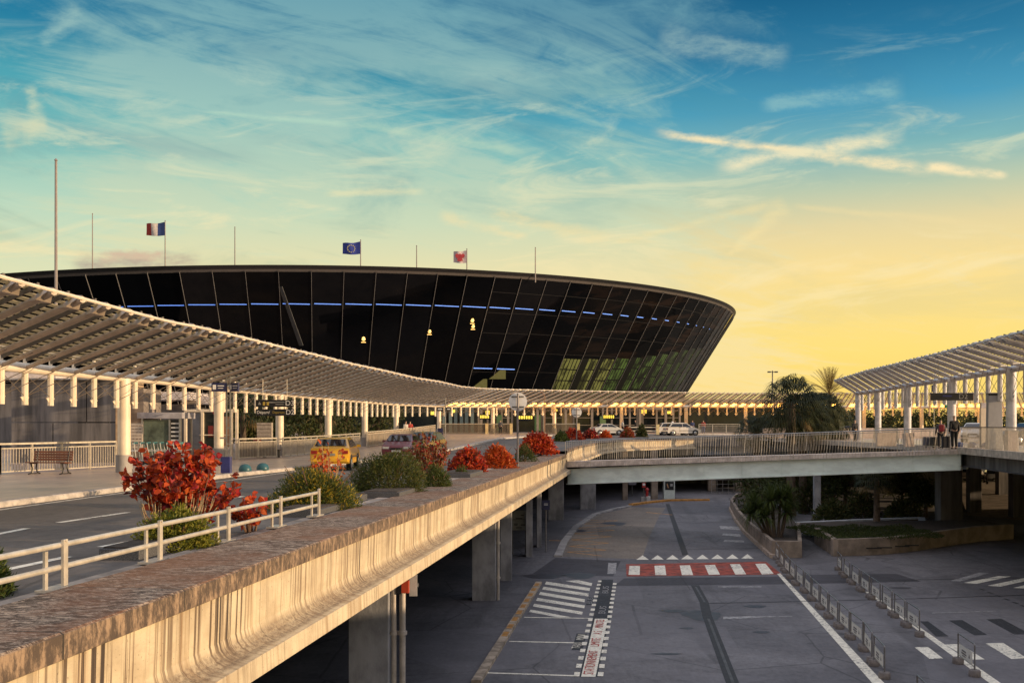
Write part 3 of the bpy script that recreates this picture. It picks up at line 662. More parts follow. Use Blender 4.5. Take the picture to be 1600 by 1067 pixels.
# railing of the raised deck
t_ = thing('deck_railing', 'thin barred railing along the raised deck beside the bridge end', 'railing', (25.2, 56, 6.2))
m_ = MB(); m2 = MB(); prev = None
for Y in np.arange(34, 56.01, .16):
    p = Vector((xl(Y) + .1, Y, 6.2)) - t_.location; top = Vector((0, 0, 1.15)); w_ = .02
    m2.beam(p, p + top, w_, w_)
    if prev is not None: m_.beam(prev + top, p + top, .05, .05)
    prev = p
m_.build('handrail', steel, t_, fix=False); m2.build('railing_bars', rail_paint, t_, fix=False)
# ---------------------------------------------------------------- pillars under the viaduct
def pillar(name, label, pxl, pxr, d, ztop, dep=.8, m=conc_pil, flare=0, pipe=False, group='pillars under the viaduct'):
    xa, xb = (pxl - 800) * d / F, (pxr - 800) * d / F; w_ = xb - xa
    t_ = thing(name, label, 'pillar', ((xa + xb) / 2, d + dep / 2, 0), 0, group)
    m_ = MB(); h = w_ / 2; c = .03
    sec = [(-h, -dep / 2), (h - c, -dep / 2), (h, -dep / 2 + c), (h, dep / 2), (-h, dep / 2)]
    m_.prism([(a, b, -.01) for a, b in sec], (0, 0, ztop + .01))
    if flare: m_.prism([(h, -dep / 2 + .02, ztop - flare), (h + flare * .9, -dep / 2 + .02, ztop - .02), (h, -dep / 2 + .02, ztop - .02)], (0, dep - .05, 0))
    m_.build('shaft', m, t_)
    if pipe:
        m_ = MB()
        for k, (dx, r) in enumerate(((.09, .065), (.30, .075))[:pipe]):
            m_.tube([(h + dx, -dep / 2 + .2, 0), (h + dx, -dep / 2 + .2, ztop)], r, 10)
            for zz in (.9, 2.4): m_.tube([(h + dx, -dep / 2 + .2, zz), (h + dx, -dep / 2 + .2, zz + .09)], r * 1.5, 10)
        m_.build('downpipe', mat('pipe_paint', (.52, .46, .40), .5, var=.25), t_, smooth=True)
    return t_
pillar('pillar', 'near concrete pillar with two pale pipes on its right side', 545, 608, 24, 4.35, pipe=2)
pillar('pillar', 'square concrete pillar with one pipe beside the painted kerb', 738, 775, 42.4, 4.35, pipe=1)
pillar('pillar', 'flared concrete pillar just behind the single pipe pillar', 782, 800, 47.8, 4.3, .9, flare=.7)
pillar('pillar', 'slim flared pillar right of the grey notice panel', 822, 832, 56.4, 4.3, .9, flare=.8)
pillar('pillar', 'slim pillar beside the blue bus stop sign', 839, 846, 60.8, 4.3, .9, flare=.5)
pillar('pillar', 'broad concrete pillar under the left end of the footbridge', 857, 881, 78, 4.1, .9)
pillar('pillar', 'pillar half hidden in the dark bay left of the fire point', 907, 931, 88, 4.4, .9)
for px, w_, d, lb in ((977, 8, 99, 'left of the hydrant'), (1023, 10, 100, 'beside the white kiosk'), (1113, 12, 112, 'at the right of the dark bay'), (1155, 10, 112, 'behind the yucca planter'), (1045, 5, 118, 'deep in the bay behind the kiosk')):
    pillar('pillar', 'pale concrete pillar ' + lb, px - w_ / 2, px + w_ / 2, d, 4.9, .7, m=conc_warm)
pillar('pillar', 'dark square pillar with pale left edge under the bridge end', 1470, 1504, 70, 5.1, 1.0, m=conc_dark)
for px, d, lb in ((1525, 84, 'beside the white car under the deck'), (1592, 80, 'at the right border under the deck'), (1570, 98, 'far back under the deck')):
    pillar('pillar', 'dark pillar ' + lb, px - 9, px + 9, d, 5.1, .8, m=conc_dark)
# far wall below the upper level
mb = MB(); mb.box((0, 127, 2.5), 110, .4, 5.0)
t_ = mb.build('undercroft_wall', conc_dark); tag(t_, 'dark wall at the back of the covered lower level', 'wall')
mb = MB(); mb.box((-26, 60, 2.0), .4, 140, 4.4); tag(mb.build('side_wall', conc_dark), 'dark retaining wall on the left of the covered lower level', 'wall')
# ================================================================== ROTUNDA
RC = Vector((-49.87, 256.3)); RR = 104.9; RH = 24.3; RA, RB = .0188, .00165
t_ = thing('terminal_rotunda', 'huge black glass terminal drum leaning outwards above the canopies', 'terminal', (RC.x, RC.y, 5)); LOC = t_.location
def rtop(th): return CZ + RH + RA * RR * math.cos(th) + RB * RR * math.sin(th)
def rp(th, zz, out=0):
    r = RR - .62 * (rtop(th) - zz) + out
    return Vector((RC.x + r * math.cos(th), RC.y + r * math.sin(th), zz)) - LOC
def pxof(th, zz=None):
    q = rp(th, rtop(th)) + LOC; return 800 + F * q.x / q.y
NB = 132; st_ = 2 * math.pi / NB
ths = np.linspace(R(255), R(300), 4000); th0 = min(ths, key=lambda a: abs(pxof(a) - 434.5))
glass = bpy.data.materials.new('facade_glass'); glass.use_nodes = True
k = NT(glass.node_tree); b = k.n['Principled BSDF']; b.inputs['Roughness'].default_value = .05; b.inputs['Specular IOR Level'].default_value = .10
tcn = k.new('ShaderNodeTexCoord'); nz = k.noise(k.scl(tcn.outputs['Object'], .05, .05, .16), 1.0, 4, .6)
oi = k.new('ShaderNodeObjectInfo'); rn = oi.outputs['Random']
ox, oy, oz = k.sep(tcn.outputs['Object'])
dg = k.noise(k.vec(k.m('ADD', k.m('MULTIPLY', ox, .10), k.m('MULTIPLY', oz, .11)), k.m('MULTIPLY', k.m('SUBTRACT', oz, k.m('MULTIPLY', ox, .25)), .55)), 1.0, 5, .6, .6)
painted_refl = k.m('MULTIPLY', k.step(ox, 45, 85), k.step(dg, .50, .62))  # brown patches paint reflections and the rooms behind into the opaque glass
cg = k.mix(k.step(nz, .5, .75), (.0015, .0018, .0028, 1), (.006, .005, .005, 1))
cg = k.mix(k.m('MULTIPLY', painted_refl, .55), cg, (.030, .019, .015, 1)); cg = k.mix(k.m('MULTIPLY', rn, .4), cg, (.004, .005, .008, 1)); k.l.new(cg, b.inputs['Base Color'])
k.l.new(k.m('ADD', .06, k.m('MULTIPLY', rn, .12)), b.inputs['Specular IOR Level'])
bn = k.new('ShaderNodeBump'); bn.inputs['Strength'].default_value = .06; bn.inputs['Distance'].default_value = .3
k.l.new(k.noise(tcn.outputs['Object'], .22, 2, .5), bn.inputs['Height']); k.l.new(bn.outputs[0], b.inputs['Normal'])
def litmat(name, c, es, dens):
    m = bpy.data.materials.new(name); m.use_nodes = True; k = NT(m.node_tree); b = k.n['Principled BSDF']
    un = k.new('ShaderNodeUVMap'); U, V, _ = k.sep(un.outputs[0])
    bars = k.m('GREATER_THAN', k.m('FRACT', k.m('MULTIPLY', V, 7.0)), .10)
    dark = k.m('GREATER_THAN', U, dens); thin = k.m('GREATER_THAN', k.m('FRACT', k.m('MULTIPLY', U, 5.2)), .26)
    tc_ = k.new('ShaderNodeTexCoord'); n = k.step(k.noise(tc_.outputs['Object'], .35, 4, .6), .34, .50)
    tree = k.step(k.noise(tc_.outputs['Object'], .22, 5, .7), .40, .47)
    low = k.m('MAXIMUM', k.step(V, .45, .75), tree)
    streakn = k.step(k.noise(k.scl(tc_.outputs['Object'], 1.0, 1.0, .12), .55, 4, .65), .40, .56)
    low = k.m('MULTIPLY', low, k.m('ADD', .15, k.m('MULTIPLY', streakn, .85)))
    s = k.m('MULTIPLY', k.m('MULTIPLY', bars, dark), k.m('MULTIPLY', thin, k.m('MULTIPLY', low, k.m('ADD', .12, k.m('MULTIPLY', n, .88)))))
    b.inputs['Base Color'].default_value = (.006, .007, .006, 1); b.inputs['Roughness'].default_value = .08
    b.inputs['Emission Color'].default_value = c; k.l.new(k.m('MULTIPLY', s, es), b.inputs['Emission Strength'])
    return m
mull = mat('mullion_metal', (.30, .29, .29), .4, .4, var=.1)
rimk = mat('rim_black', (.012, .012, .014), .4, var=.2); trim = mat('rim_trim', (.13, .118, .115), .4, .3, var=.1)
m1, m2, mrear, mroof = MB(), MB(), MB(), MB(); roof_c = []
for i in range(NB * 2):
    a, b_ = th0 + i * st_ / 2, th0 + (i + 1) * st_ / 2
    for mm, z0, z1, o_ in ((m1, -.55, .0, .0), (m2, -1.0, -.55, -.1)):
        pa = [rp(a, rtop(a) + z0, o_), rp(b_, rtop(b_) + z0, o_), rp(b_, rtop(b_) + z1, o_), rp(a, rtop(a) + z1, o_)]
        mm.quad(*pa); mm.quad(pa[1], pa[0], rp(a, rtop(a) + z0, -1), rp(b_, rtop(b_) + z0, -1))
    roof_c.append(rp(a, rtop(a) - .1, -.1))
mroof.add(roof_c, [tuple(range(len(roof_c)))]); mroof.build('roof', rimk, t_, fix=False)
m1.build('rim', rimk, t_, fix=False); m2.build('rim_trim', trim, t_, fix=False)
gm = {}
ZB = 5.6
for i in range(-22, NB - 22):
    a, b_ = th0 + i * st_, th0 + (i + 1) * st_
    vis = -13 <= i <= 27
    def panel(z0, mb_):
        mb_.quad(rp(a, z0), rp(b_, z0), rp(b_, rtop(b_) - .98), rp(a, rtop(a) - .98))
        if i > 6:
            for h_ in (3.2, 6.4, 9.6, 12.8, 16, 19.2, 22.4, 25.6):
                zz = rtop(a) - h_
                if zz > z0 + .3: mb_.quad(rp(a, zz, .05), rp(b_, zz, .05), rp(b_, zz + .09, .05), rp(a, zz + .09, .05), 1)
        return mb_
    pa = rp(a, ZB), rp(b_, ZB), rp(b_, rtop(b_) - .98), rp(a, rtop(a) - .98)
    if not vis: mrear.quad(*pa); continue
    lit = 11 <= i <= 21
    zl = [CZ + q for q in (11.9, 12.1, 12.3, 12.6, 13.0, 13.6, 14.2, 14.9, 15.6, 16.2, 16.6)][i - 11] if lit else 0
    if lit:
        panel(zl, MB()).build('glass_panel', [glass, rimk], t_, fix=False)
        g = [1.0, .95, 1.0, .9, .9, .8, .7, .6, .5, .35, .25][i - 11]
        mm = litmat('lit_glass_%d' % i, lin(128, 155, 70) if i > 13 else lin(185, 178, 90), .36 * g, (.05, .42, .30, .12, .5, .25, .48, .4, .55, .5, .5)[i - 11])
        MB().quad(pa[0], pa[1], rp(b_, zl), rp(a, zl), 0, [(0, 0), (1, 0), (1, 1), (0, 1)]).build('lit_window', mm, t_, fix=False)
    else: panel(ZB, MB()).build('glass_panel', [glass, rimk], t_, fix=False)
    # fin shaped mullion standing proud of the glass
    m_ = MB(); w_ = st_ * .0048
    A0, A1, B0, B1 = rp(a - w_, ZB, .2), rp(a - w_, rtop(a) - 1.0, .2), rp(a + w_, ZB, .2), rp(a + w_, rtop(a) - 1.0, .2)
    C0, C1 = rp(a, ZB, -.05), rp(a, rtop(a) - .72, -.05)
    m_.add([A0, A1, B0, B1, C0, C1], [(0, 1, 3, 2), (1, 0, 4, 5), (2, 3, 5, 4)]); m_.build('mullion', mull, t_, fix=False)
    zs = rtop(a) - 5.6
    fr = max(.08, min(.86, .86 - max(0, i - 6) * .055))
    if i >= -7 and i < 22:
        led = MB()
        c0, c1 = a + st_ * .08, a + st_ * (.08 + fr)
        led.quad(rp(c0, zs, .1), rp(c1, zs, .1), rp(c1, zs + .13, .1), rp(c0, zs + .13, .1)); led.build('blue_light', blue_led, t_, fix=False)
    if i in (7, 8): led = MB(); led.quad(rp(a + st_ * .05, CZ + 9.6, .1), rp(a + st_ * .85, CZ + 9.6, .1), rp(a + st_ * .85, CZ + 9.75, .1), rp(a + st_ * .05, CZ + 9.75, .1)); led.build('blue_light', blue_led, t_, fix=False)
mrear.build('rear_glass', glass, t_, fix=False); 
def on_glass(px, py, out=.15):
    best = min(np.linspace(R(200), R(345), 3000), key=lambda a: 0)
    lo = None
    for a in np.linspace(R(215), R(340), 1800):
        for zz in (CZ + 4, CZ + 9, CZ + 14, CZ + 19, CZ + 24):
            pass
    # march along the ray
    for d in np.arange(120, 300, .25):
        q = P(px, py, d); r = math.hypot(q.x - RC.x, q.y - RC.y); th = math.atan2(q.y - RC.y, q.x - RC.x)
        if r < RR - .62 * (rtop(th) - q.z) + out: return q - LOC
    return P(px, py, 200) - LOC
for px, py in ((568, 530), (671, 518), (739, 510), (738, 501)):
    q = on_glass(px, py); m_ = MB(); m_.lathe(q, [(.06, .6), (.24, .25), (.30, -.1), (.15, -.25)], 10); m_.box(q + Vector((0, 0, -.5)), .7, .2, .10); m_.build('lamp', lamp_g, t_)
m_ = MB(); a_, b_ = on_glass(437, 448), on_glass(470, 540); m_.beam(a_, b_, .9, .15); m_.build('brace', mat('brace_grey', (.05, .053, .06), .6), t_)
for px, py, w_, h_ in ((775, 585, 3.4, 1.6), (745, 602, 3.6, 2.2)):
    q = on_glass(px, py); MB().box(q, w_, .1, h_).build('lit_window', mat('dim_yellow_window', (.1, .1, .05), .4, emit=lin(150, 140, 40), es=.16), t_)
# ================================================================== CANOPIES
XB = [39, 115, 211, 264, 342, 437, 513, 570, 615, 650, 686, 770, 870, 971, 1072, 1200, 1700]
DB = [32.4, 35.4, 39.8, 42.5, 50, 59.5, 68.5, 78, 92, 104, 114, 126, 132, 135, 136, 136, 130]
YB = [575, 582.5, 591.5, 596, 606.5, 615, 621.5, 627, 631, 632.5, 634, 635, 635, 635, 635, 635.5, 637]
OX = [39, 115, 211, 264, 437, 581, 615, 705, 930, 1130, 1700]; OO = [198, 188, 170, 160, 131, 106, 100, 72, 42, 31, -20]
XT = [237, 271, 303, 332, 381, 444, 495, 549, 603, 650, 687, 721, 752, 800, 900, 1000, 1100, 1180, 1700]
YT = [490, 498.5, 504.5, 511, 523, 539, 551, 565, 576.7, 588, 594, 602, 605, 607, 609, 611, 612, 613, 612]
XD = [237, 271, 303, 381, 444, 495, 549, 603, 650, 687, 715, 744, 777, 820, 900, 972, 1080, 1161, 1700]
DD = [27, 28.4, 29.45, 33.3, 37.6, 41.7, 47.6, 54, 62.5, 71, 82, 92, 104, 113, 120, 124, 127, 128, 122]
I_ = lambda q, a, b: float(np.interp(q, a, b))
def bpt(px): return P(px, I_(px, XB, YB), I_(px, XB, DB))
def tpt(px): q = px + I_(px, OX, OO); return P(q, I_(q, XT, YT), I_(q, XD, DD))
BPX = [39, 79, 115, 147, 182, 211, 239, 264, 288, 310, 330, 349, 367, 384, 400, 415, 430, 445, 459, 472, 484, 495, 507, 518, 528, 537, 547, 556, 565, 573, 581, 589, 597, 605, 614, 623, 633, 644, 655.6, 667.5, 680, 693, 706, 720, 734, 747]
while BPX[-1] < 1690: BPX.append(BPX[-1] + 14.4)
ARM = [(bpt(q), tpt(q), q) for q in BPX]
near = []
for n_ in range(8, 0, -1):
    near.append((ARM[0][0] + Vector((-.02, -1.47, 0)) * n_, ARM[0][1] + Vector((-.05, -1.33, .0)) * n_, 0))
ARM = near + ARM
def canopy(name, label, arms, cols, lamps=False, nsl=17, tr=.17, rear=True, white=white_paint, ar=.088, sr=.105, strut_l=1.08, ground=None, colr=.24, arm=None):
    t_ = thing(name, label, 'canopy', arms[0][0] * 1); t_.location.z = 5.5; LOC = t_.location * 1
    B_ = [a[0] - LOC for a in arms]; T_ = [a[1] - LOC - Vector((0, 0, .12)) for a in arms]; n = len(arms)
    MB().tube(B_, tr, 12).build('main_tube', white, t_, smooth=True)
    MB().tube([q + Vector((0, 0, .02)) for q in T_], .04, 6).build('edge_rail', white, t_)
    m_ = MB()
    for q in range(nsl):
        s = .10 + .82 * q / (nsl - 1); w_ = .27
        for i in range(n - 1):
            row = []
            for j in (i, i + 1):
                dv = (T_[j] - B_[j]); p0 = B_[j].lerp(T_[j], s) + Vector((0, 0, .15)); dn = dv.normalized()
                row.append((p0 - dn * w_ / 2 + Vector((0, 0, .01)), p0 + dn * w_ / 2 + Vector((0, 0, -.01))))
            (a, b), (c, d) = row; u_ = Vector((0, 0, .02))
            m_.add([a, c, d, b, a + u_, c + u_, d + u_, b + u_], [(0, 1, 2, 3), (4, 7, 6, 5), (0, 4, 5, 1), (3, 2, 6, 7)])
    m_.build('roof_slats', slat_paint, t_, fix=False)
    m_ = MB()
    for i in range(n - 1):
        a = (B_[i] + B_[i + 1]) / 2; b = (T_[i] + T_[i + 1]) / 2; h = Vector((0, 0, .06)); m_.beam(a.lerp(b, .12) + h, b + h, .05, .10)
    m_.build('purlins', mat('dark_purlin', (.10, .085, .07), .6, var=.2), t_, fix=False)
    if rear:
        m_ = MB()
        for q in range(7):
            s = -.10 - q * .075
            for i in range(n - 1):
                r4 = []
                for j in (i, i + 1):
                    dv = T_[j] - B_[j]; hz_ = Vector((dv.x, dv.y, 0)); p0 = B_[j] + hz_ * s + Vector((0, 0, .55 - s * 1.1)); r4 += [p0, p0 + hz_.normalized() * .28 + Vector((0, 0, -.05))]
                m_.add([r4[0], r4[2], r4[3], r4[1]], [(0, 1, 2, 3)])
        m_.build('rear_slats', slat_paint, t_, fix=False)
    br = MB()
    for i in range(n):
        d = (T_[i] - B_[i]); dn = d.normalized(); L = d.length
        tg = (B_[min(i + 1, n - 1)] - B_[max(i - 1, 0)]).normalized()
        m_ = MB(); m_.tube([B_[i] + dn * .1, B_[i] + dn * (L * .5), B_[i] + dn * (L - .9), T_[i]], [ar * .9, ar, ar * 1.05, ar * .9], 8)
        tt = (T_[min(i + 1, n - 1)] - T_[max(i - 1, 0)]).normalized(); up = Vector((0, 0, 1))
        e = T_[i]
        pk, wl, wr, tl, fr_ = e - dn * .30 + up * .17, e - dn * .50 - up * .10 - tt * .34, e - dn * .50 - up * .10 + tt * .34, e - dn * 1.5 + up * .08, e - dn * .02 + up * .10
        m_.add([pk, wl, wr, tl, fr_], [(0, 1, 3), (0, 3, 2), (0, 4, 1), (0, 2, 4), (1, 4, 2, 3)])
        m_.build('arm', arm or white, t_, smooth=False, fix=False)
        m_ = MB(); m_.cyl(B_[i] + Vector((0, 0, -strut_l - .12)), sr, strut_l, 10); m_.cyl(B_[i] + Vector((0, 0, .15)), sr * .6, .42, 6)
        low = B_[i] + Vector((0, 0, -strut_l))
        for sg in (-1, 1): m_.prism([low + tg * (sg * sr * .9) + up * -.02, low + tg * (sg * (sr + .16)) + up * .14, low + tg * (sg * sr * .9) + up * .14], Vector((-tg.y, tg.x, 0)) * .03)
        m_.build('strut', white, t_, smooth=False, fix=False)
        if i < n - 1:
            lo2 = B_[i + 1] + Vector((0, 0, -strut_l + .15)); hi1, hi2 = B_[i] + Vector((0, 0, -.2)), B_[i + 1] + Vector((0, 0, -.2))
            br.tube([low + up * .15, hi2], .014, 4, caps=False); br.tube([hi1, lo2], .014, 4, caps=False)
            if i < n - 2: br.tube([low + up * .15, B_[i + 2].lerp(T_[i + 2], .3)], .012, 4, caps=False)
    br.build('bracing_cables', mat('cable_steel', (.22, .18, .14), .5, .5), t_, fix=False)
    for (c, gz) in cols:
        c = Vector(c) - LOC; g = gz - LOC.z
        o = MB().cyl((c.x, c.y, g + .66), colr, c.z - g - .66, 16).build('column', white, t_, smooth=True)
        MB().cyl((c.x, c.y, g - .02), colr * 1.32, .70, 16).build('pedestal', conc, o, smooth=True)
    if lamps:
        for i in range(n - 1):
            if i % 9 == 8: continue
            for s, zz in ((.06, .02), (.17, .02)):
                if len([c for c in t_.children if c.name.startswith('lamp')]) >= 98: break
                c = B_[i].lerp(T_[i], s).lerp(B_[i + 1].lerp(T_[i + 1], s), .5) + Vector((0, 0, zz + .02))
                m_ = MB(); dd = (B_[i + 1] - B_[i]).normalized(); m_.lathe(c, [(.05, .10), (.30, .05), (.32, -.02), (.18, -.09)], 10); m_.build('lamp', lamp_w, t_, fix=False)
    return t_
def cb(px, gz=None):
    q = bpt(px); g = (zr(q.y) + .13) if gz is None else gz; return ((q.x, q.y, q.z), g)
i1 = next(i for i, a in enumerate(ARM) if a[2] > 685); i2 = next(i for i, a in enumerate(ARM) if a[2] > 1190)
canopy('slatted_canopy', 'long cream slatted canopy sweeping in from the left edge', ARM[:i1 + 1], [cb(194), cb(342), cb(437), cb(513), cb(570), cb(619)], arm=shaded_arm_paint)
canopy('slatted_canopy', 'straight lamp lit canopy in front of the terminal doors', ARM[i1:i2 + 1], [cb(q) for q in (686, 770, 866, 971, 1072, 1165)], lamps=True, nsl=12, ar=.11)
canopy('slatted_canopy', 'far lamp lit canopy seen behind the palms and right hand columns', ARM[i2:], [cb(q) for q in (1260, 1350, 1440, 1530, 1620)], lamps=True, nsl=12, ar=.11)
# right hand canopy on the raised deck
RX = [1300, 1337, 1375, 1412.5, 1487.5, 1581, 1640, 1760]; RY = [620, 615, 610, 603, 592, 577, 566, 543]
TX = [1305, 1337.5, 1353.5, 1400, 1422, 1459, 1488, 1521, 1559, 1579, 1640]; TY = [592, 582, 577, 566, 560, 551, 543, 534, 524, 519, 503]
RO = [(1337, 33), (1440, 55), (1544, 85), (1640, 108), (1760, 130)]
def rb_(px): y_ = I_(px, RX, RY); return P(px, y_, 2.8 * F / (HZ - y_))
def rt_(px): q = px - I_(px, [a for a, b in RO], [b for a, b in RO]); y_ = I_(q, TX, TY); return P(q, y_, 3.4 * F / (HZ - y_))
tips = [1305, 1312, 1320, 1328.5, 1337.5, 1345.5, 1353.5, 1362, 1371, 1380, 1390, 1400, 1410.6, 1422, 1433.5, 1446, 1459, 1473, 1488, 1504, 1521, 1539, 1559, 1579, 1601, 1625]
bb = []
for q in tips:
    g = np.arange(1337, 1760, .5); bb.append(float(min(g, key=lambda p: abs(p - I_(p, [a for a, b in RO], [b for a, b in RO]) - q))))
RARM = [(rb_(q), rt_(q), q) for q in bb]
canopy('slatted_canopy', 'grey white slatted canopy rising to the right above the raised deck', RARM, [(tuple(rb_(q)), 6.16) for q in (1341, 1372, 1418, 1487, 1580)], rear=False, strut_l=1.45, ar=.115, sr=.13, white=mat('cool_white_paint', (.62, .60, .60), .5, var=.2), colr=.25, arm=mat('cool_grey_paint', (.48, .47, .47), .5, var=.2))
# ================================================================== PLANTS
rnd = random.Random(11)
def rv(): 
    while True:
        q = Vector((rnd.uniform(-1, 1), rnd.uniform(-1, 1), rnd.uniform(-1, 1)))
        if .05 < q.length < 1: return q.normalized()
def leaf(mb, p, d, L, w, mi=0, shape=4, fold=.25):
    d = d.normalized(); s = d.cross(rv())
    if s.length < .05: s = d.cross(Vector((1, 0, .3)))
    s.normalize(); n = s.cross(d)
    if shape == 4: mb.add([p, p + d * L * .5 + s * w / 2 + n * fold * w, p + d * L, p + d * L * .5 - s * w / 2 + n * fold * w], [(0, 1, 2, 3)], mi)
    else: mb.add([p, p + d * L * .3 + s * w * .45, p + d * L * .7 + s * w * .48, p + d * L + n * fold * w, p + d * L * .7 - s * w * .48, p + d * L * .3 - s * w * .45], [(0, 1, 2, 3, 4, 5)], mi)
GREENS = [leafmat('leaf_green', (.070, .105, .022), (.12, .15, .03)), leafmat('leaf_olive', (.095, .10, .026), (.155, .145, .035)), leafmat('leaf_dark', (.035, .055, .014), (.06, .085, .02))]
YEL = leafmat('leaf_yellow', (.42, .30, .03), (.55, .38, .03))
LIME = [leafmat('leaf_lime', (.20, .21, .03), (.28, .26, .03)), GREENS[0], leafmat('leaf_yellow_green', (.30, .25, .03), (.24, .24, .04))]
REDS = [leafmat('leaf_red', (.50, .050, .020), (.60, .11, .025)), leafmat('leaf_crimson', (.34, .022, .028), (.46, .04, .03)), leafmat('leaf_orange_red', (.52, .11, .02), (.48, .07, .02)), leafmat('leaf_maroon', (.10, .015, .02), (.16, .03, .02))]
ORNG = [leafmat('leaf_orange', (.58, .15, .025), (.52, .10, .02)), REDS[2], REDS[0]]
BRN = [leafmat('leaf_brown_red', (.25, .06, .025), (.33, .08, .03)), REDS[1], leafmat('leaf_rust', (.36, .11, .04), (.27, .08, .03)), GREENS[1]]
DARKG = [leafmat('tree_dark', (.028, .042, .012), (.05, .065, .018), .25), leafmat('tree_mid', (.05, .07, .018), (.085, .095, .025), .25), leafmat('tree_olive', (.085, .08, .03), (.12, .10, .035), .25)]
PALMG = [leafmat('palm_dark', (.014, .022, .007), (.026, .036, .010), .15), leafmat('palm_mid', (.032, .040, .011), (.052, .056, .016), .18), leafmat('palm_dry', (.22, .15, .06), (.16, .11, .05), .25)]
def bush(name, label, base, rx, ry, h, n, L, w, mats, cat='shrub', group=None, shape=4, lumps=7, stems=9, wild=.25, hollow=.55, stem=twig_m, zlow=.05, up=.35, extra=None, stick=0, stickm=None):
    base = Vector(base); t_ = thing(name, label, cat, base, 0, group)
    lum = [(rv(), rnd.uniform(.55, 1.0)) for _ in range(lumps)]
    m_ = MB()
    for _ in range(n):
        d = rv(); d.z = abs(d.z) if zlow < .1 else abs(d.z) * 1.15 - .18; d.normalize()
        amp = (.62 if shape == 4 else .70) + (.38 if shape == 4 else .30) * max(max(0, d.dot(a)) ** 4 * s for a, s in lum) + rnd.uniform(-wild, wild) * .5
        r = amp * (hollow + (1 - hollow) * rnd.random() ** .5)
        fl_ = zlow < .1; hz_ = (1 - .25 * d.z) if fl_ else 1
        p = Vector((d.x * rx * r * hz_, d.y * ry * r * hz_, h * (.02 + .98 * d.z * r) if fl_ else max(zlow * h, h * .32 + d.z * h * .68 * r)))
        dd = (d * .8 + rv() * .9 + Vector((0, 0, up)))
        s = rnd.uniform(.65, 1.3); q = rnd.random(); mi = 0
        nm = len(mats); mi = min(nm - 1, int(q * q * nm * 1.15)) if nm > 1 else 0
        if extra and rnd.random() < extra: mi = nm - 1
        leaf(m_, p, dd, L * s, w * s, mi, shape)
    m_.build('foliage', mats, t_, fix=False)
    m_ = MB()
    for _ in range(stems):
        d = rv(); e = Vector((d.x * rx * .7, d.y * ry * .7, h * rnd.uniform(.45, .85))); s0 = Vector((d.x * rx * .15, d.y * ry * .15, -.02)); mid_ = s0.lerp(e, .5) + Vector((0, 0, h * .1))
        m_.tube([s0, mid_, e], [.022, .016, .008], 5)
    m_.build('stems', stem, t_)
    if stick:
        m_ = MB()
        for _ in range(stick):
            x_ = rnd.uniform(-.75, .75) * rx; e = Vector((x_ * 1.25 + rnd.uniform(-.1, .1), rnd.uniform(-.3, .3) * ry, h * rnd.uniform(.45, .65)))
            m_.tube([(x_, -ry * .5 + rnd.uniform(-.1, .2), h * .06), e], [.011, .008], 4)
        m_.build('dry_stalks', stickm or stem_m, t_)
    return t_
def smoke(name, label, base, rx, ry, h, nbr, per, L, w, mats, stem=twig_m, group='red autumn shrubs', bare=.35, stick=0, spread=1.0):
    base = Vector(base); t_ = thing(name, label, 'shrub', base, 0, group); m_, s_ = MB(), MB()
    for b in range(nbr):
        a = rnd.uniform(0, 2 * math.pi); r = rnd.random() ** .6
        s0 = Vector((math.cos(a) * rx * .18, math.sin(a) * ry * .18, -.02)); hh = h * rnd.uniform(.50, 1.0) * (1.06 - .32 * r * r)
        e = Vector((math.cos(a) * rx * r * spread, math.sin(a) * ry * r * spread, hh)); c = s0.lerp(e, .55) + Vector((-e.x * .16, -e.y * .16, h * .07))
        pts = [s0.lerp(c, q).lerp(c.lerp(e, q), q) for q in np.linspace(0, 1, 7)]; s_.tube(pts, [.020, .018, .016, .013, .010, .007, .004], 5)
        for tw in range(3):
            q = rnd.uniform(.45, .95); p = s0.lerp(c, q).lerp(c.lerp(e, q), q); te = p + (rv() * .7 + Vector((0, 0, .5))) * h * .14; s_.tube([p, te], [.006, .003], 4)
            for _ in range(max(2, per // 7)): leaf(m_, p.lerp(te, rnd.uniform(.3, 1.05)), rv() + Vector((0, 0, -.1)), L * rnd.uniform(.55, 1.15), w * rnd.uniform(.6, 1.15), rnd.choice((0, 0, 1, min(2, len(mats) - 1), len(mats) - 1)), 6, fold=.4)
        for _ in range(per):
            q = bare + (1 - bare) * rnd.random() ** .8; p = s0.lerp(c, q).lerp(c.lerp(e, q), q); d = rv() + (e - s0).normalized() * .35 + Vector((0, 0, -.15))
            leaf(m_, p + rv() * .05 * h * rnd.random(), d, L * rnd.uniform(.5, 1.25), w * rnd.uniform(.55, 1.2), min(len(mats) - 1, int(rnd.random() ** 1.5 * len(mats))), 6, fold=.4)
    m_.build('foliage', mats, t_, fix=False); s_.build('stems', stem, t_)
    if stick:
        m_ = MB()
        for _ in range(stick):
            x_ = rnd.uniform(-.55, .62) * rx; e = Vector((x_ * 1.12 + rnd.uniform(-.1, .1), rnd.uniform(-.3, .3) * ry, h * rnd.uniform(.30, .50)))
            e.y -= ry * .55; m_.tube([(x_ * .85, -ry * .75 + rnd.uniform(-.1, .2), h * .10), e], [.009, .006], 4)
        m_.build('dry_stalks', stem_m, t_)
    return t_
def at(px, py, d, zz): p = P(px, py, d); p.z = zz; return p
ZV = 5.5
bush('shrub', 'green shrub cut by the left edge beside the guard rail', at(-22, 0, 11.6, 5.35), .38, .55, .85, 2600, .09, .022, GREENS)
smoke('smoke_bush', 'large scarlet smoke bush with dry stalks behind the guard rail', at(289, 0, 17.6, 5.5), 1.0, .85, 1.70, 44, 30, .13, .118, REDS, bare=.30, stick=48, spread=1.12)
smoke('smoke_bush', 'low scarlet shoots reaching through the guard rail', at(392, 0, 18.4, 5.5), .42, .6, .72, 13, 14, .13, .11, REDS, bare=.3)
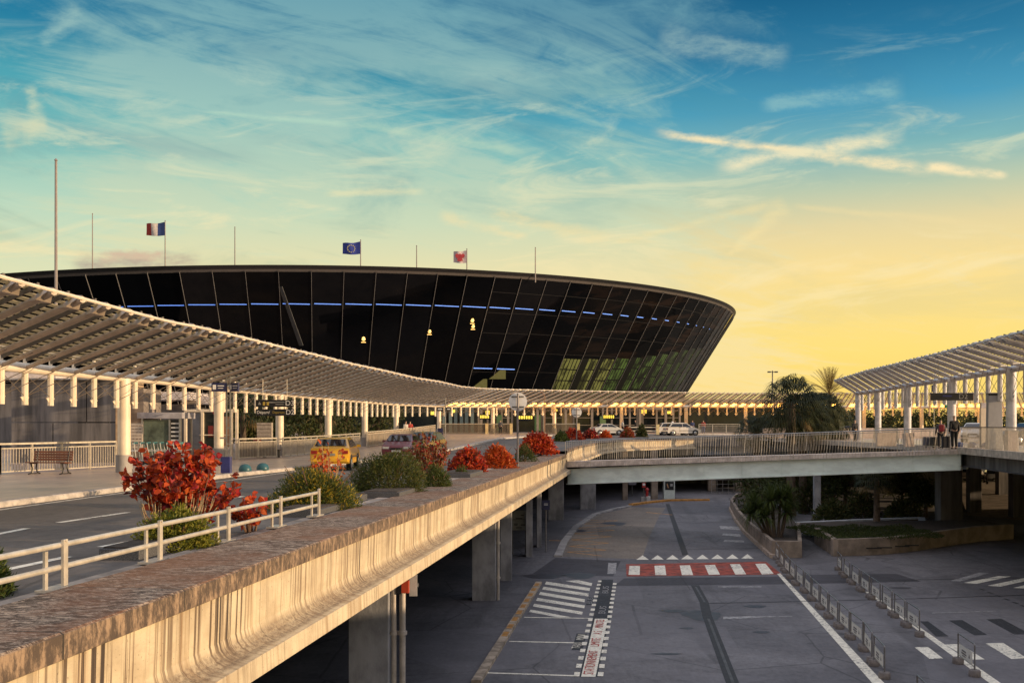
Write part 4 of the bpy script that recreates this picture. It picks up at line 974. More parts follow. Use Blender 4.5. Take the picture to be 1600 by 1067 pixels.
bush('shrub', 'lime green box shrub under the large scarlet bush', at(272, 0, 16.0, 5.45), .80, .6, .86, 6500, .062, .03, LIME, hollow=.6, zlow=.02, group='green shrubs along the parapet')
bush('shrub', 'dark green dome shrub with yellow flowers at the end of the guard rail', at(492, 0, 23.2, 5.45), 1.28, 1.05, 1.32, 13000, .085, .022, GREENS + [YEL], hollow=.62, zlow=.02, extra=.035, group='green shrubs along the parapet')
smoke('smoke_bush', 'sparse orange shrub in front of the yellow car', at(516, 0, 26.3, 5.5), .74, .5, 1.55, 20, 5, .105, .085, ORNG, stem=stem_m, bare=.3)
bush('shrub', 'broad olive green dome shrub below the maroon car', at(607, 0, 29.0, 5.5), 1.42, 1.1, 1.36, 13000, .085, .024, [GREENS[1], GREENS[0], GREENS[2]], hollow=.62, zlow=.02, group='green shrubs along the parapet')
smoke('smoke_bush', 'brown red twiggy shrub beside the dark car', at(672, 0, 33.5, 5.5), .85, .7, 1.72, 42, 26, .10, .075, BRN, stem=stem_m, bare=.2)
bush('shrub', 'small bright green shrub right of the brown red twiggy one', at(684, 0, 31.5, 5.45), .62, .55, .85, 4200, .075, .02, GREENS, hollow=.6, zlow=.02, group='green shrubs along the parapet')
bush('smoke_bush', 'dense deep red hedge shrub in the middle of the parapet', at(732, 0, 42, 5.4), .98, .9, 1.42, 3000, .11, .085, REDS, shape=6, stems=8, hollow=.5, zlow=.04, group='red autumn shrubs')
bush('smoke_bush', 'bright orange hedge shrub right of the deep red one', at(776, 0, 46, 5.4), 1.05, .9, 1.5, 3000, .11, .085, ORNG, shape=6, stems=8, hollow=.5, zlow=.04, group='red autumn shrubs')
bush('shrub', 'dark green shrub right of the bright orange hedge', at(819, 0, 55, 5.4), .85, .9, 1.1, 2600, .10, .03, [GREENS[2], GREENS[0], GREENS[1]], hollow=.6, group='green shrubs along the parapet')
bush('shrub', 'small green shrub at the foot of the deep red hedge', at(721, 0, 38, 5.4), .4, .4, .55, 900, .08, .03, GREENS, hollow=.5, group='green shrubs along the parapet')
bush('smoke_bush', 'red orange hedge beneath the first round sign', at(838, 0, 66, 5.5), 1.7, 1.0, 1.6, 3000, .15, .11, REDS[:3], shape=6, stems=6, hollow=.5, group='red autumn shrubs')
for px, d, rx, h, lb, mt in ((896, 96, 1.5, 1.15, 'low red hedge left of the silver car', REDS), (921, 100, 1.2, 1.0, 'low maroon hedge partly in front of the silver car', [REDS[3], REDS[1], REDS[0]]), (946, 102, .9, .95, 'orange clump over the silver car bonnet', ORNG), (980, 104, 1.0, 1.15, 'rounded rust hedge right of the silver car', BRN), (876, 92, .9, .85, 'dark green low clump before the red hedges', GREENS), (1003, 106, .7, 1.4, 'dark upright plant near the low white fence', DARKG)):
    bush('hedge', lb, at(px, 0, d, zr(d) - .25), rx, .9, h + .3, 900, .2, .14, mt, cat='hedge', shape=6, stems=4, hollow=.5, group='low hedges on the roundabout')
# granite edging boxes the shrubs stand in
for i, (px, d, L, lb) in enumerate(((225, 15.4, 1.5, 'beneath the lime green shrub'), (492, 22.6, 2.3, 'under the dome shrub at the rail end'), (612, 28.2, 2.6, 'under the broad olive shrub'), (720, 38.5, 3.0, 'under the deep red hedge'), (545, 25.6, 1.4, 'below the sparse orange shrub'))):
    c = at(px, 0, d, 5.58); m_ = MB(); m_.box((0, 0, 0), L * .42, L, .18); m_.box((0, 0, .10), L * .36, L * .95, .03, mi=1)
    o = m_.build('planter_box', [granite, soil], bevel=.01); o.location = c; o.rotation_euler = (0, 0, -.128); tag(o, 'dark granite planter edging ' + lb, 'planter', 'granite planters along the parapet')
def palm(name, label, base, h, tr, nfr, fl, droop=.9, blades=13, mats=PALMG, lean=0, cat='palm', dry=.15, bw=.05, skirt=0, elev=(-.7, 1.3)):
    base = Vector(base); t_ = thing(name, label, cat, base)
    m_ = MB(); pts = [Vector((lean * q * q, 0, h * q)) for q in np.linspace(0, 1, 7)]
    m_.tube(pts, [tr * 1.25, tr * 1.05, tr, tr * .95, tr, tr * 1.1, tr * .9], 9); m_.build('trunk', bark, t_, smooth=True)
    top = pts[-1]; m_ = MB()
    for i in range(nfr):
        a = i * 2.39996 + rnd.uniform(-.3, .3); el = elev[0] + (elev[1] - elev[0]) * ((i + .5) / nfr) ** .8
        mi = 2 if el < elev[0] + .35 and rnd.random() < dry * 3 else (0 if rnd.random() < .5 else 1)
        d = Vector((math.cos(a) * math.cos(el), math.sin(a) * math.cos(el), math.sin(el)))
        sd_ = Vector((-math.sin(a), math.cos(a), 0)); up = sd_.cross(d) * -1
        pl = fl * rnd.uniform(.42, .55); hub = top + d * pl - Vector((0, 0, .12 * pl)); m_.tube([top, hub], [.03, .018], 4, mi)
        bl = fl * rnd.uniform(.5, .68)
        for j in range(blades):
            q = (j / (blades - 1) - .5) * 2.7; dd = (d * math.cos(q) + sd_ * math.sin(q)).normalized()
            p1 = hub + dd * bl * .55; p2 = p1 + (dd * .55 + Vector((0, 0, -droop * rnd.uniform(.6, 1.3)))).normalized() * bl * .5
            wv = (dd.cross(Vector((0, 0, 1)))); wv = wv.normalized() * bw if wv.length > .01 else sd_ * bw
            m_.add([hub, p1 - wv, p2, p1 + wv], [(0, 1, 2, 3)], mi)
    m_.build('crown', mats, t_, fix=False); return t_
def feather(name, label, base, h, tr, nfr, fl, mats, n=26, bw=.035, cat='palm', elev=(.1, 1.45)):
    base = Vector(base); t_ = thing(name, label, cat, base); m_ = MB()
    m_.tube([(0, 0, 0), (0, 0, h)], [tr * 1.2, tr], 9); m_.build('trunk', bark, t_, smooth=True); m_ = MB(); top = Vector((0, 0, h))
    for i in range(nfr):
        a = i * 2.39996; el = elev[0] + (elev[1] - elev[0]) * rnd.random(); p = top.copy(); d = Vector((math.cos(a) * math.cos(el), math.sin(a) * math.cos(el), math.sin(el)))
        for j in range(n):
            q = p + d * fl / n; d = (d + Vector((0, 0, -.045))).normalized(); sv = d.cross(Vector((0, 0, 1))).normalized(); m_.beam(p, q, .03, .02, 0)
            if j > 2:
                for sg in (-1, 1):
                    ll = fl * .20 * math.sin(math.pi * (j + 2) / (n + 4)) ; e = q + (sv * sg * .8 + d * .65 + Vector((0, 0, -.1))).normalized() * ll
                    m_.add([q - d * bw, q + d * bw, e], [(0, 1, 2)], rnd.randint(0, 1))
            p = q
    m_.build('crown', mats, t_, fix=False); return t_
palm('fan_palm', 'tall dense fan palm standing in the opening behind the footbridge', at(1236, 0, 82, 0), 9.3, .36, 66, 3.0, .8, 17, bw=.036, elev=(-1.2, 1.35))
palm('fan_palm', 'dense fan palm crowded against the tall one in the opening', at(1255, 0, 84, 0), 8.2, .34, 60, 2.8, .8, 17, bw=.036, elev=(-1.3, 1.2))
palm('fan_palm', 'low dark fan palm left of the tall dense one', at(1182, 0, 86, 0), 6.9, .28, 44, 2.1, .9, 17, bw=.028, elev=(-1.0, 1.2))
palm('fan_palm', 'fan palm with dry hanging leaves right of the tall dense one', at(1279, 0, 88, 0), 8.6, .32, 84, 2.6, 1.3, 19, bw=.034, dry=.4, elev=(-1.4, 1.2))
palm('fan_palm', 'shaggy fan palm under the golden lit feather palm', at(1299, 0, 91, 0), 7.7, .3, 64, 2.3, 1.2, 18, bw=.034, elev=(-1.3, 1.2))
feather('feather_palm', 'golden lit feather palm rising above the dark palms', at(1296, 0, 104, 0), 10.6, .25, 42, 2.9, [leafmat('sunlit_frond', (.30, .18, .05), (.22, .15, .05), .45), leafmat('sunlit_frond_dark', (.13, .10, .035), (.2, .13, .04), .4)], n=18, bw=.03)  # golden sunlight on the fronds is put into their leaf colour
palm('fan_palm', 'small drooping fan palm in the walled bed under the bridge', at(1370, 0, 68, .9), 2.9, .2, 44, 1.75, .9, 16, bw=.028, mats=[PALMG[1], PALMG[0], PALMG[2]])
def yucca(label, base, heads, L, n):
    base = Vector(base); t_ = thing('yucca', label, 'yucca', base); m_ = MB(); s_ = MB()
    for hx, hy, hh in heads:
        c = Vector((hx, hy, hh)); s_.tube([(hx * .35, hy * .35, -.1), (hx * .7, hy * .7, hh * .55), c], [.09, .075, .07], 7)
        for i in range(n):
            d = rv(); d.z = d.z * .85 + .25; d.normalize(); w_ = d.cross(Vector((0, 0, 1))); w_ = (w_.normalized() if w_.length > .05 else Vector((1, 0, 0))) * .032
            l_ = L * rnd.uniform(.75, 1.1); p1 = c + d * l_ * .55; p2 = c + d * l_ + Vector((0, 0, -.12 * l_ * (1.2 - d.z)))
            m_.add([c + d * .04 - w_ * .5, p1 - w_, p2, p1 + w_, c + d * .04 + w_ * .5], [(0, 1, 2, 3, 4)], rnd.randint(0, 1))
    m_.build('foliage', [leafmat('yucca_dark', (.03, .05, .015), (.055, .08, .02), .2), leafmat('yucca_mid', (.06, .085, .02), (.09, .115, .025), .25)], t_, fix=False); s_.build('stems', bark, t_, smooth=True)
yucca('broad spiky yucca clump filling the left planter', at(1213, 0, 60, .75), [(-.9, .2, 1.7), (-.35, -.1, 2.2), (.3, .1, 2.35), (.85, .2, 2.0), (-.1, .6, 2.5), (.55, -.3, 1.5), (-.7, -.3, 1.25), (.9, .6, 2.45), (-1.35, .7, 1.3), (-1.1, 1.1, 2.0)], .95, 170)
# ---------------------------------------------------------------- planters of the lower level
def wallpoly(mb, pts, h, th, cap=None, mi=0):
    for a, b in zip(pts[:-1], pts[1:]):
        a, b = Vector(a), Vector(b); d = (b - a); d.z = 0; d.normalize(); n = Vector((-d.y, d.x, 0)) * th
        mb.prism([a, b + d * .0, b + n, a + n], (0, 0, h), mi)
t_ = thing('planter', 'long concrete planter with pale kerb holding the yucca', 'planter', G(1212, 860)); LOC = t_.location * 1
pl = [G(1190, 784), G(1150, 786), G(1141, 796), G(1150, 814), G(1165, 834), G(1206, 871), G(1253, 871.5), G(1250, 838)]
pl = [p - LOC for p in pl]
m_ = MB(); wallpoly(m_, [p for p in pl], .95, .22); m_.build('wall', conc_warm, t_, bevel=.02)
m_ = MB(); wallpoly(m_, [p + Vector((-.18, -.25, 0)) for p in pl[1:6]], .22, .3); m_.build('kerb', mat('planter_kerb', (.42, .33, .26), .8, var=.3), t_)
MB().add([p + Vector((0, .1, .72)) for p in pl], [tuple(range(len(pl)))]).build('soil', soil, t_, fix=False)
t_ = thing('planter', 'curved concrete planter with low ground cover and a small palm', 'planter', G(1302, 868)); LOC = t_.location * 1
pl = [G(1272, 848), G(1302, 869), G(1345, 868), G(1390, 865.5), G(1430, 861), G(1480, 853), G(1530, 846), G(1584, 842)]
pl = [p - LOC for p in pl]; m_ = MB(); wallpoly(m_, pl, .98, .3); m_.build('wall', conc_warm, t_, bevel=.02)
m_ = MB()
for k in (.25, .62):
    for i in (2, 3): q = pl[i].lerp(pl[i + 1], k); m_.box(q + Vector((0, -.02, .42)), 1.5, .06, .07, -.04)
m_.build('slot', black_m, t_)
bed = pl + [Vector((pl[-1].x, pl[-1].y + 4.5, 0)), Vector((1, 11, 0))]
MB().add([p + Vector((0, .15, .82)) for p in bed], [tuple(range(len(bed)))]).build('soil', soil, t_, fix=False)
m_ = MB()
for _ in range(9000):
    x_ = rnd.uniform(-.7, 7.2); y_ = rnd.uniform(.5, 7.5)
    if y_ < .4 + max(0, x_ - 3) * .35 or y_ < -x_ * 2.2 + .3: continue
    zz = .82 + .22 * (.5 + .5 * math.sin(x_ * 2.1) * math.cos(y_ * 1.7)) * rnd.random() ** .5
    leaf(m_, Vector((x_, y_, zz)), rv() + Vector((0, 0, .8)), .16, .06, rnd.randint(0, 1))
o = m_.build('ground_cover', [GREENS[2], DARKG[1]], fix=False); o.location = LOC; tag(o, None, None, kind='stuff')
t_ = thing('basin', 'raised basin with a pale grey rim behind the ground cover', 'basin', G(1340, 838)); LOC = t_.location * 1
c = [P(1243, 817, 70), P(1340, 812.5, 72), P(1440, 809, 73), P(1441, 823, 66)]
m_ = MB(); m2 = MB()
for a, b in zip(c[:-1], c[1:]):
    a, b = a - LOC, b - LOC; m_.add([a, b, Vector((b.x, b.y, 0)), Vector((a.x, a.y, 0))], [(0, 1, 2, 3)]); m2.beam(a, b, .45, .12)
m_.build('wall', conc_warm, t_); m2.build('rim', mat('pale_rim', (.50, .52, .54), .6, var=.2), t_)
# trees of the lower garden
def tree(name, label, base, h, cr, cz, n, mats, tr=.14, L=.3, w=.1, group=None, flat=.8):
    base = Vector(base); t_ = thing(name, label, 'tree', base, 0, group); m_ = MB()
    m_.tube([(0, 0, 0), (.04, 0, h * .4), (0, .05, h * .75)], [tr * 1.3, tr, tr * .6], 8)
    cl = [Vector((rnd.uniform(-1, 1) * cr * .75, rnd.uniform(-1, 1) * cr * .75, cz + rnd.uniform(-.55, .6) * cr * flat)) for _ in range(13)]
    for c in cl: m_.tube([(0, 0, h * rnd.uniform(.3, .6)), c.lerp(Vector((0, 0, h * .5)), .4), c], [tr * .5, tr * .3, tr * .12], 5)
    m_.build('trunk', bark, t_, smooth=True); m_ = MB()
    for _ in range(n):
        c = rnd.choice(cl); d = rv(); p = c + Vector((d.x, d.y, d.z * .75)) * cr * .5 * rnd.random() ** .4
        leaf(m_, p, rv() + Vector((0, 0, -.2)), L * rnd.uniform(.6, 1.3), w, min(len(mats) - 1, int(rnd.random() ** 1.6 * len(mats))))
    m_.build('crown', mats, t_, fix=False); return t_
for px, d, h, cr, lb in ((1320, 84, 4.4, 1.9, 'dark leafy tree behind the basin'), (1285, 90, 4.6, 2.0, 'dark tree beside the grey trunk under the bridge'), (1410, 90, 4.2, 2.3, 'dark tree right of the small drooping palm'), (1446, 80, 3.2, 1.5, 'low dark tree near the dark square pillar'), (1190, 80, 3.6, 2.0, 'dark shrubby tree behind the yucca')):
    tree('tree', lb, at(px, 0, d, 0), h, cr, h * .62, 1700, DARKG[:2], L=.4, w=.13, group='trees of the sunken garden')
t_ = pillar('post', 'round grey post among the trees under the bridge', 1273, 1283, 79, 4.6, .45, group=None); t_['category'] = 'post'
# tree screen beyond the pavement fence at the left
for i, (px, d, h, cr, mt, lb) in enumerate(((378, 68, 6.0, 2.2, DARKG, 'dark leafy tree behind the direction boards'), (412, 70, 5.2, 2.0, DARKG, 'olive tree left of the third canopy column'), (452, 76, 5.6, 2.3, DARKG, 'dark tree right of the third canopy column'), (490, 82, 5.4, 2.3, DARKG, 'bushy olive tree behind the yellow car'), (538, 88, 5.4, 2.4, DARKG, 'dark tree between the fourth and fifth columns'), (425, 90, 6.2, 2.6, DARKG, 'deep green tree at the back of the screen'), (590, 100, 5.2, 2.4, DARKG, 'dark tree behind the maroon car'))):
    g = zr(d) - .3; tree('tree', lb, at(px, 0, d, g), h * .85, cr, h * .42, 2300, mt, L=.42, w=.13, group='trees behind the pavement fence', flat=1.0)
for px, d, lb in ((380, 62, 'palm with a brown trunk beside the glass portal'), (500, 78, 'drooping palm behind the yellow car roof')):
    palm('palm', lb, at(px, 0, d, 5.4), 2.9, .2, 40, 1.7, 1.2, 11, bw=.05, dry=.3)
for i, (px, d, h, cr, lb) in enumerate(((1300, 150, 3.2, 2.6, 'dark tree left of the deck columns beyond the far lamps'), (1342, 152, 3.0, 2.8, 'dark tree behind the first deck column'), (1388, 150, 3.2, 3.0, 'dark tree between the second and third deck columns'), (1436, 151, 2.9, 2.8, 'dark tree behind the green banner'), (1484, 150, 3.1, 3.0, 'dark tree beyond the person in black'), (1530, 152, 3.0, 2.8, 'dark tree behind the white deck car'), (1584, 150, 3.2, 3.0, 'dark tree at the right border beyond the deck'))):
    tree('tree', lb, at(px, 0, d, 6.2), h, cr, h * .52, 1500, DARKG, L=.6, w=.2, group='trees beyond the raised deck', flat=.8)
for px, d, rx, h, lb in ((1300, 76, 1.6, 2.2, 'dark bush behind the basin left of the grey post'), (1345, 79, 1.8, 2.4, 'dark bush behind the basin right of the grey post'), (1408, 77, 1.9, 2.0, 'dark bush behind the small drooping palm'), (1452, 88, 2.0, 2.4, 'dark bush in the gloom left of the square pillar'), (1180, 76, 1.5, 2.4, 'dark bush behind the left half of the yucca'), (1262, 84, 1.8, 3.0, 'dark bush between the yucca and the grey post')):
    bush('shrub', lb, at(px, 0, d, .1), rx, rx, h, 1500, .34, .12, DARKG, hollow=.5, stems=5, group='dark bushes of the sunken garden')
# ================================================================== ROTUNDA GROUND FLOOR FRONT
t_ = thing('terminal_entrance', 'dark glazed terminal entrance front below the lamp lit canopy', 'facade', P(900, 690, 150)); LOC = t_.location * 1
def fp(px, zz, d=150): q = P(px, 0, d); q.z = zz; return q - LOC
ZF0, ZF1 = 6.3, 10.4
MB().quad(fp(520, ZF0), fp(1260, ZF0), fp(1260, ZF1), fp(520, ZF1)).build('glazing', mat('entrance_glass', (.012, .016, .018), .08, var=.4, scale=.3), t_, fix=False)
MB().box((fp(890, ZF1 + .4)), 74, 1.2, .9).build('fascia', mat('fascia_dark', (.06, .045, .035), .6), t_)
fr = mat('facade_frame', (.30, .24, .18), .5, var=.2); frg = mat('facade_frame_green', (.16, .20, .18), .5, var=.2)
for px in (694, 704, 712, 721, 729, 738):
    MB().beam(fp(px, ZF0, 149.8), fp(px, ZF1 - .3, 149.8), .5, .25).build('mullion', frg, t_)
for px in (748, 762, 784, 800, 846, 868, 882, 896, 925, 942, 956, 984, 996, 1004, 1026, 1052, 1062):
    MB().beam(fp(px, ZF0, 149.8), fp(px, ZF1, 149.8), .28, .25).build('mullion', fr, t_)
for xa, xb in ((748, 800), (846, 925), (942, 984), (984, 1062)):
    m_ = MB()
    for zz in (7.4, 8.5, 9.6): m_.beam(fp(xa, zz, 149.75), fp(xb, zz, 149.75), .1, .09)
    m_.build('transom', fr, t_)
for xa, xb in ((752, 794), (840, 850), (1000, 1040), (884, 925)):
    m_ = MB(); a, b = fp(xa, ZF0, 148.9), fp(xb, ZF0, 148.9); c, d_ = fp(xa, ZF1 - .5, 148.9), fp(xb, ZF1 - .5, 148.9)
    m_.beam(a, c, .35, .5); m_.beam(b, d_, .35, .5); m_.beam(c, d_, .5, .35); m_.build('door_frame', fr, t_)
for px, zz, w_, h_ in ((676, 9.6, .8, .9), (762, 9.7, .9, 1.0), (708, 9.9, .8, .8), (1006, 9.9, 1.2, 1.2), (1046, 9.7, .9, .7), (868, 10.0, .8, .6)):
    MB().box(fp(px, zz - .4, 149.5), w_ * .7, .1, h_ * .55).build('lit_panel', sign_y, t_)
for px, w_, h_, c in ((942, .9, 2.2, 'green'), (780, .8, 2.4, 'green'), (840, .9, 2.4, 'green'), (886, 1.6, 2.6, 'warm')):
    MB().box(fp(px, ZF0 + h_ * .6, 149.5), w_, .08, h_).build('lit_pane', mat('dim_green_pane' if c == 'green' else 'dim_warm_pane', (.1, .12, .06), .4, emit=lin(150, 200, 100) if c == 'green' else lin(200, 90, 40), es=.10), t_)
for px, py, w_, lb in ((821, 652, 22, 'right of the first round sign'), (951, 651, 17, 'left of the second lamp row'), (757, 651, 14, 'left of the first round sign')):
    d = 139; o = thing('lit_sign', 'hanging sign with lit yellow letters ' + lb, 'sign', P(px, py, d), 0, 'lit signs under the far canopy')
    MB().box((0, 0, 0), w_ * d / F, .2, .75).build('board', black_m, o)
    m_ = MB(); n = 6
    for k in range(n):
        x_ = (-.42 + k * .17) * w_ * d / F; m_.box((x_, -.12, 0), .11 * w_ * d / F, .03, .42)
    m_.build('lit_letters', sign_y, o)
    m_ = MB(); [m_.beam((s * w_ * d / F * .4, 0, .35), (s * w_ * d / F * .4, 0, 1.35), .04, .04) for s in (-1, 1)]; m_.build('hanger', steel_dark, o)
# roof flag poles
def flagpole(px, yt, yb, d, r, label, flag=None):
    b = P(px, yb, d); top = P(px, yt, d); L = top.z - b.z
    t_ = thing('flagpole', label, 'flagpole', b, 0, 'flagpoles on the terminal roof' if d > 100 else None)
    m_ = MB(); m_.tube([(0, 0, -1), (0, 0, L)], [r, r * .75], 8); m_.lathe((0, 0, L), [(r * .4, 0), (r * 1.1, r * .9), (r * .3, r * 2)], 8); m_.build('pole', mat('pole_paint', (.30, .26, .24), .5, .2, var=.1), t_)
    return t_
DR = 166
flagpole(87.5, 253, 470, 66, .11, 'tall thick flagpole near the left edge')
def flag(label, px0, px1, yt, yb, cols, emblem):
    d = DR - .1; a, b = P(px1, yt, d), P(px0, yb, d); W_, H_ = a.x - b.x, a.z - b.z
    o = thing('flag', label, 'flag', a, 0, 'flags above the terminal roof'); n = 24; m_ = MB()
    for i in range(n):
        for j in range(10):
            def pt(i_, j_):
                s = i_ / n; return Vector((-W_ * s, math.sin(s * 7.5 + j_ * .12) * .16 * s * W_ * .6, -H_ * j_ / 10 * (1 - .12 * s) - W_ * .13 * s * (1 + .5 * math.sin(s * 5))))
            m_.quad(pt(i, j), pt(i + 1, j), pt(i + 1, j + 1), pt(i, j + 1), cols(i / n))
    m_.build('cloth', FM, o, smooth=True, fix=False)
    def onf(s, tq): return Vector((-W_ * s, math.sin(s * 7.5) * .16 * s * W_ * .6 - .10, -H_ * tq * (1 - .12 * s) - W_ * .13 * s * (1 + .5 * math.sin(s * 5))))
    if emblem == 'stars':
        m_ = MB()
        for k in range(12):
            q = k * math.pi / 6; c = onf(.5 + .2 * math.sin(q), .5 + .3 * math.cos(q)); pts = [c + Vector((math.sin(math.pi * i / 5), 0, math.cos(math.pi * i / 5))) * (.13 if i % 2 == 0 else .055) for i in range(10)]; m_.add(pts, [tuple(range(10))])
        m_.build('stars', mat('star_yellow', (.85, .75, .25), .6), o, fix=False)
    if emblem == 'crest':
        m_ = MB(); c = onf(.5, .5)
        prof = [(0, .42), (.12, .3), (.34, .42), (.5, .2), (.38, -.05), (.22, -.1), (.3, -.35), (0, -.45), (-.3, -.35), (-.22, -.1), (-.38, -.05), (-.5, .2), (-.34, .42), (-.12, .3)]
        m_.add([c + Vector((a_ * H_ * .8, 0, b_ * H_ * .75)) for a_, b_ in prof], [tuple(range(len(prof)))]); m_.build('crest', mat('crest_red', (.5, .05, .06), .6), o, fix=False)
FM = [mat('flag_blue', (.02, .045, .17), .7), mat('flag_white', (.55, .50, .47), .7), mat('flag_red', (.35, .03, .02), .7), mat('flag_eu_blue', (.03, .05, .30), .7), mat('flag_pink', (.62, .50, .50), .7)]
for px, yt, yb, lb in ((144.5, 335, 424, 'bare flagpole left of the tricolour flag'), (258, 346, 420, 'flagpole carrying the tricolour flag'), (367, 356, 420, 'bare flagpole between the tricolour and the star flag'), (563.5, 376, 420, 'flagpole carrying the blue star flag'), (651, 385, 424, 'bare flagpole between the star flag and the crest flag'), (729.5, 390, 426, 'flagpole carrying the crest flag'), (836.5, 388, 432, 'bare flagpole at the right of the roof')):
    flagpole(px, yt, yb, DR, .10, lb)
flag('blue white and red tricolour flag blowing left', 228, 257.5, 347, 368, lambda s: 0 if s < .34 else (1 if s < .67 else 2), None)
flag('dark blue flag with a ring of gold stars', 535, 563, 377.5, 397, lambda s: 3, 'stars')
flag('pale pink flag with a red crest', 708.5, 729, 391.5, 411, lambda s: 4, 'crest')
# ================================================================== LEFT PAVEMENT
ZP = 5.63
def gpv(px, py): return G(px, py, ZP)
# concrete block behind the bench
t_ = thing('concrete_wall', 'dark grey stained concrete wall block behind the bench', 'wall', P(95, 690, 49)); LOC = t_.location * 1; LOC.z = 5.6; t_.location.z = 5.6
a, b = P(9, 0, 48.5) - LOC, P(181, 0, 49) - LOC; top = P(0, 593, 48.5).z - 5.6
blockm = mat('board_marked_concrete', (.165, .15, .145), .9, var=.55, scale=.8, stretch=(2.2, 1, .22), bump=.5, bscale=10)
m_ = MB(); h_ = top * .49; g_ = .025
for z0, z1, k in ((0, h_ - g_, 0), (h_ + g_, top, 1)):
    xs = [a.x, a.x + (b.x - a.x) * (.40 if k == 0 else .72), b.x]
    for x0, x1 in zip(xs[:-1], xs[1:]): m_.prism([(x0 + g_, 0, z0), (x1 - g_, 0, z0), (x1 - g_, 0, z1), (x0 + g_, 0, z1)], (0, 3.2, 0))
m_.build('panels', blockm, t_)
m_ = MB(); m_.prism([(b.x + .01, -.06, 0), (b.x + .17, -.06, 0), (b.x + .17, -.06, top), (b.x + .01, -.06, top)], (0, 3.3, 0)); m_.build('sunlit_side_strip', mat('sunlit_corner', (.5, .34, .2), .6), t_)  # warm strip paints the orange sunlight on the block's right side
m_ = MB(); m_.box(((a.x + b.x) / 2, 1.6, top + .05), b.x - a.x + .4, 3.6, .08); m_.build('coping', conc, t_)
t_ = thing('concrete_wall', 'narrow concrete wall end right of the first canopy column', 'wall', P(205, 690, 50)); t_.location.z = 5.6
MB().prism([(-.35, 0, 0), (.62, 0, 0), (.62, 0, 3.7), (-.35, 0, 3.7)], (0, 2.5, 0)).build('panel', mat('warm_concrete_light', (.24, .20, .17), .85, var=.3, scale=1), t_)
# low roofs far behind (pale terminal roof seen between the struts)
for (x0, x1, y, d, lb) in ((-30, 95, 587, 75, 'pale roof edge seen left above the concrete wall'), (238, 300, 618, 70, 'pale roof seen above the notice kiosk'), (296, 340, 625, 72, 'pale roof seen above the glass portal')):
    t_ = thing('service_building', lb, 'building', P((x0 + x1) / 2, 690, d)); t_.location.z = 5.6; w_ = (x1 - x0) * d / F; zt = P(0, y, d).z - 5.6
    MB().box((0, 1.5, zt / 2 - .3), w_, 3, zt - .6).build('wall', conc_dark, t_)
    MB().box((0, .9, zt - .05), w_ + .4, 4.4, .55).build('roof', mat('pale_roof', (.70, .60, .54), .6, var=.2), t_)
# fence
def fence(name, label, pts, zb, h, nb, cap=True, every=1.55, group='pavement fences'):
    pts = [Vector(p) for p in pts]; t_ = thing(name, label, 'fence', pts[0], 0, group); LOC = t_.location * 1
    pts = [p - LOC for p in pts]; r_, bars = MB(), MB()
    for a, b in zip(pts[:-1], pts[1:]):
        L = (b - a).length; up = Vector((0, 0, 1)); n = max(1, round(L / every))
        r_.beam(a + up * h, b + up * h, .09, .07); r_.beam(a + up * (h - .17), b + up * (h - .17), .04, .04); r_.beam(a + up * .10, b + up * .10, .04, .04)
        for i in range(n + 1): q = a.lerp(b, i / n); MB().box(q + up * (h / 2), .07, .07, h - .03).build('post', rail_paint, t_)
        m = int(L / .13)
        for i in range(m): q = a.lerp(b, (i + .5) / m); bars.beam(q + up * .10, q + up * (h - .17), .028, .028)
    r_.build('rails', rail_paint, t_); bars.build('bars', mat('fence_bars', (.50, .44, .36), .5, var=.15), t_, fix=False)
    return t_
fence('fence', 'cream barred fence behind the bench', [gpv(-60, 744.5), gpv(0, 741.5), gpv(181, 731.5)], ZP, 1.14, 1)
def pf(px, d): q = P(px, 0, d); q.z = zr(d) + .13; return q
fence('fence', 'cream fence with grey infill beneath the direction boards', [pf(373, 53), pf(432, 56)], ZP, 1.1, 1)
fence('fence', 'cream fence behind the yellow car', [pf(442, 57), pf(505, 66), pf(562, 74)], ZP, 1.1, 1)
fence('fence', 'plain fence between the fifth canopy column and the maroon car', [pf(573, 76), pf(640, 88), pf(680, 104)], ZP, 1.15, 1)
m_ = MB(); m_.beam(pf(574, 76.4) + Vector((0, 0, .55)), pf(680, 104.4) + Vector((0, 0, .55)), .06, 1.0); tag(m_.build('hoarding', mat('hoarding_beige', (.40, .31, .22), .7, var=.2)), 'beige hoarding panel behind the maroon car', 'hoarding')
m_ = MB(); m_.beam(pf(374, 53.3) + Vector((0, 0, .5)), pf(431, 56.3) + Vector((0, 0, .5)), .04, .8); tag(m_.build('infill_panel', mat('fence_infill', (.20, .17, .15), .7)), 'grey panel on the fence beneath the direction boards', 'panel')
screen_glass = bpy.data.materials.new('screen_glass'); screen_glass.use_nodes = True; k = NT(screen_glass.node_tree); tb_ = k.new('ShaderNodeBsdfTransparent'); tb_.inputs[0].default_value = (.75, .74, .68, 1); ms_ = k.new('ShaderNodeMixShader'); ms_.inputs[0].default_value = .72; k.n['Principled BSDF'].inputs['Base Color'].default_value = (.3, .25, .2, 1); k.n['Principled BSDF'].inputs['Roughness'].default_value = .15; k.l.new(k.n['Principled BSDF'].outputs[0], ms_.inputs[1]); k.l.new(tb_.outputs[0], ms_.inputs[2]); k.l.new(ms_.outputs[0], k.n['Material Output'].inputs[0])
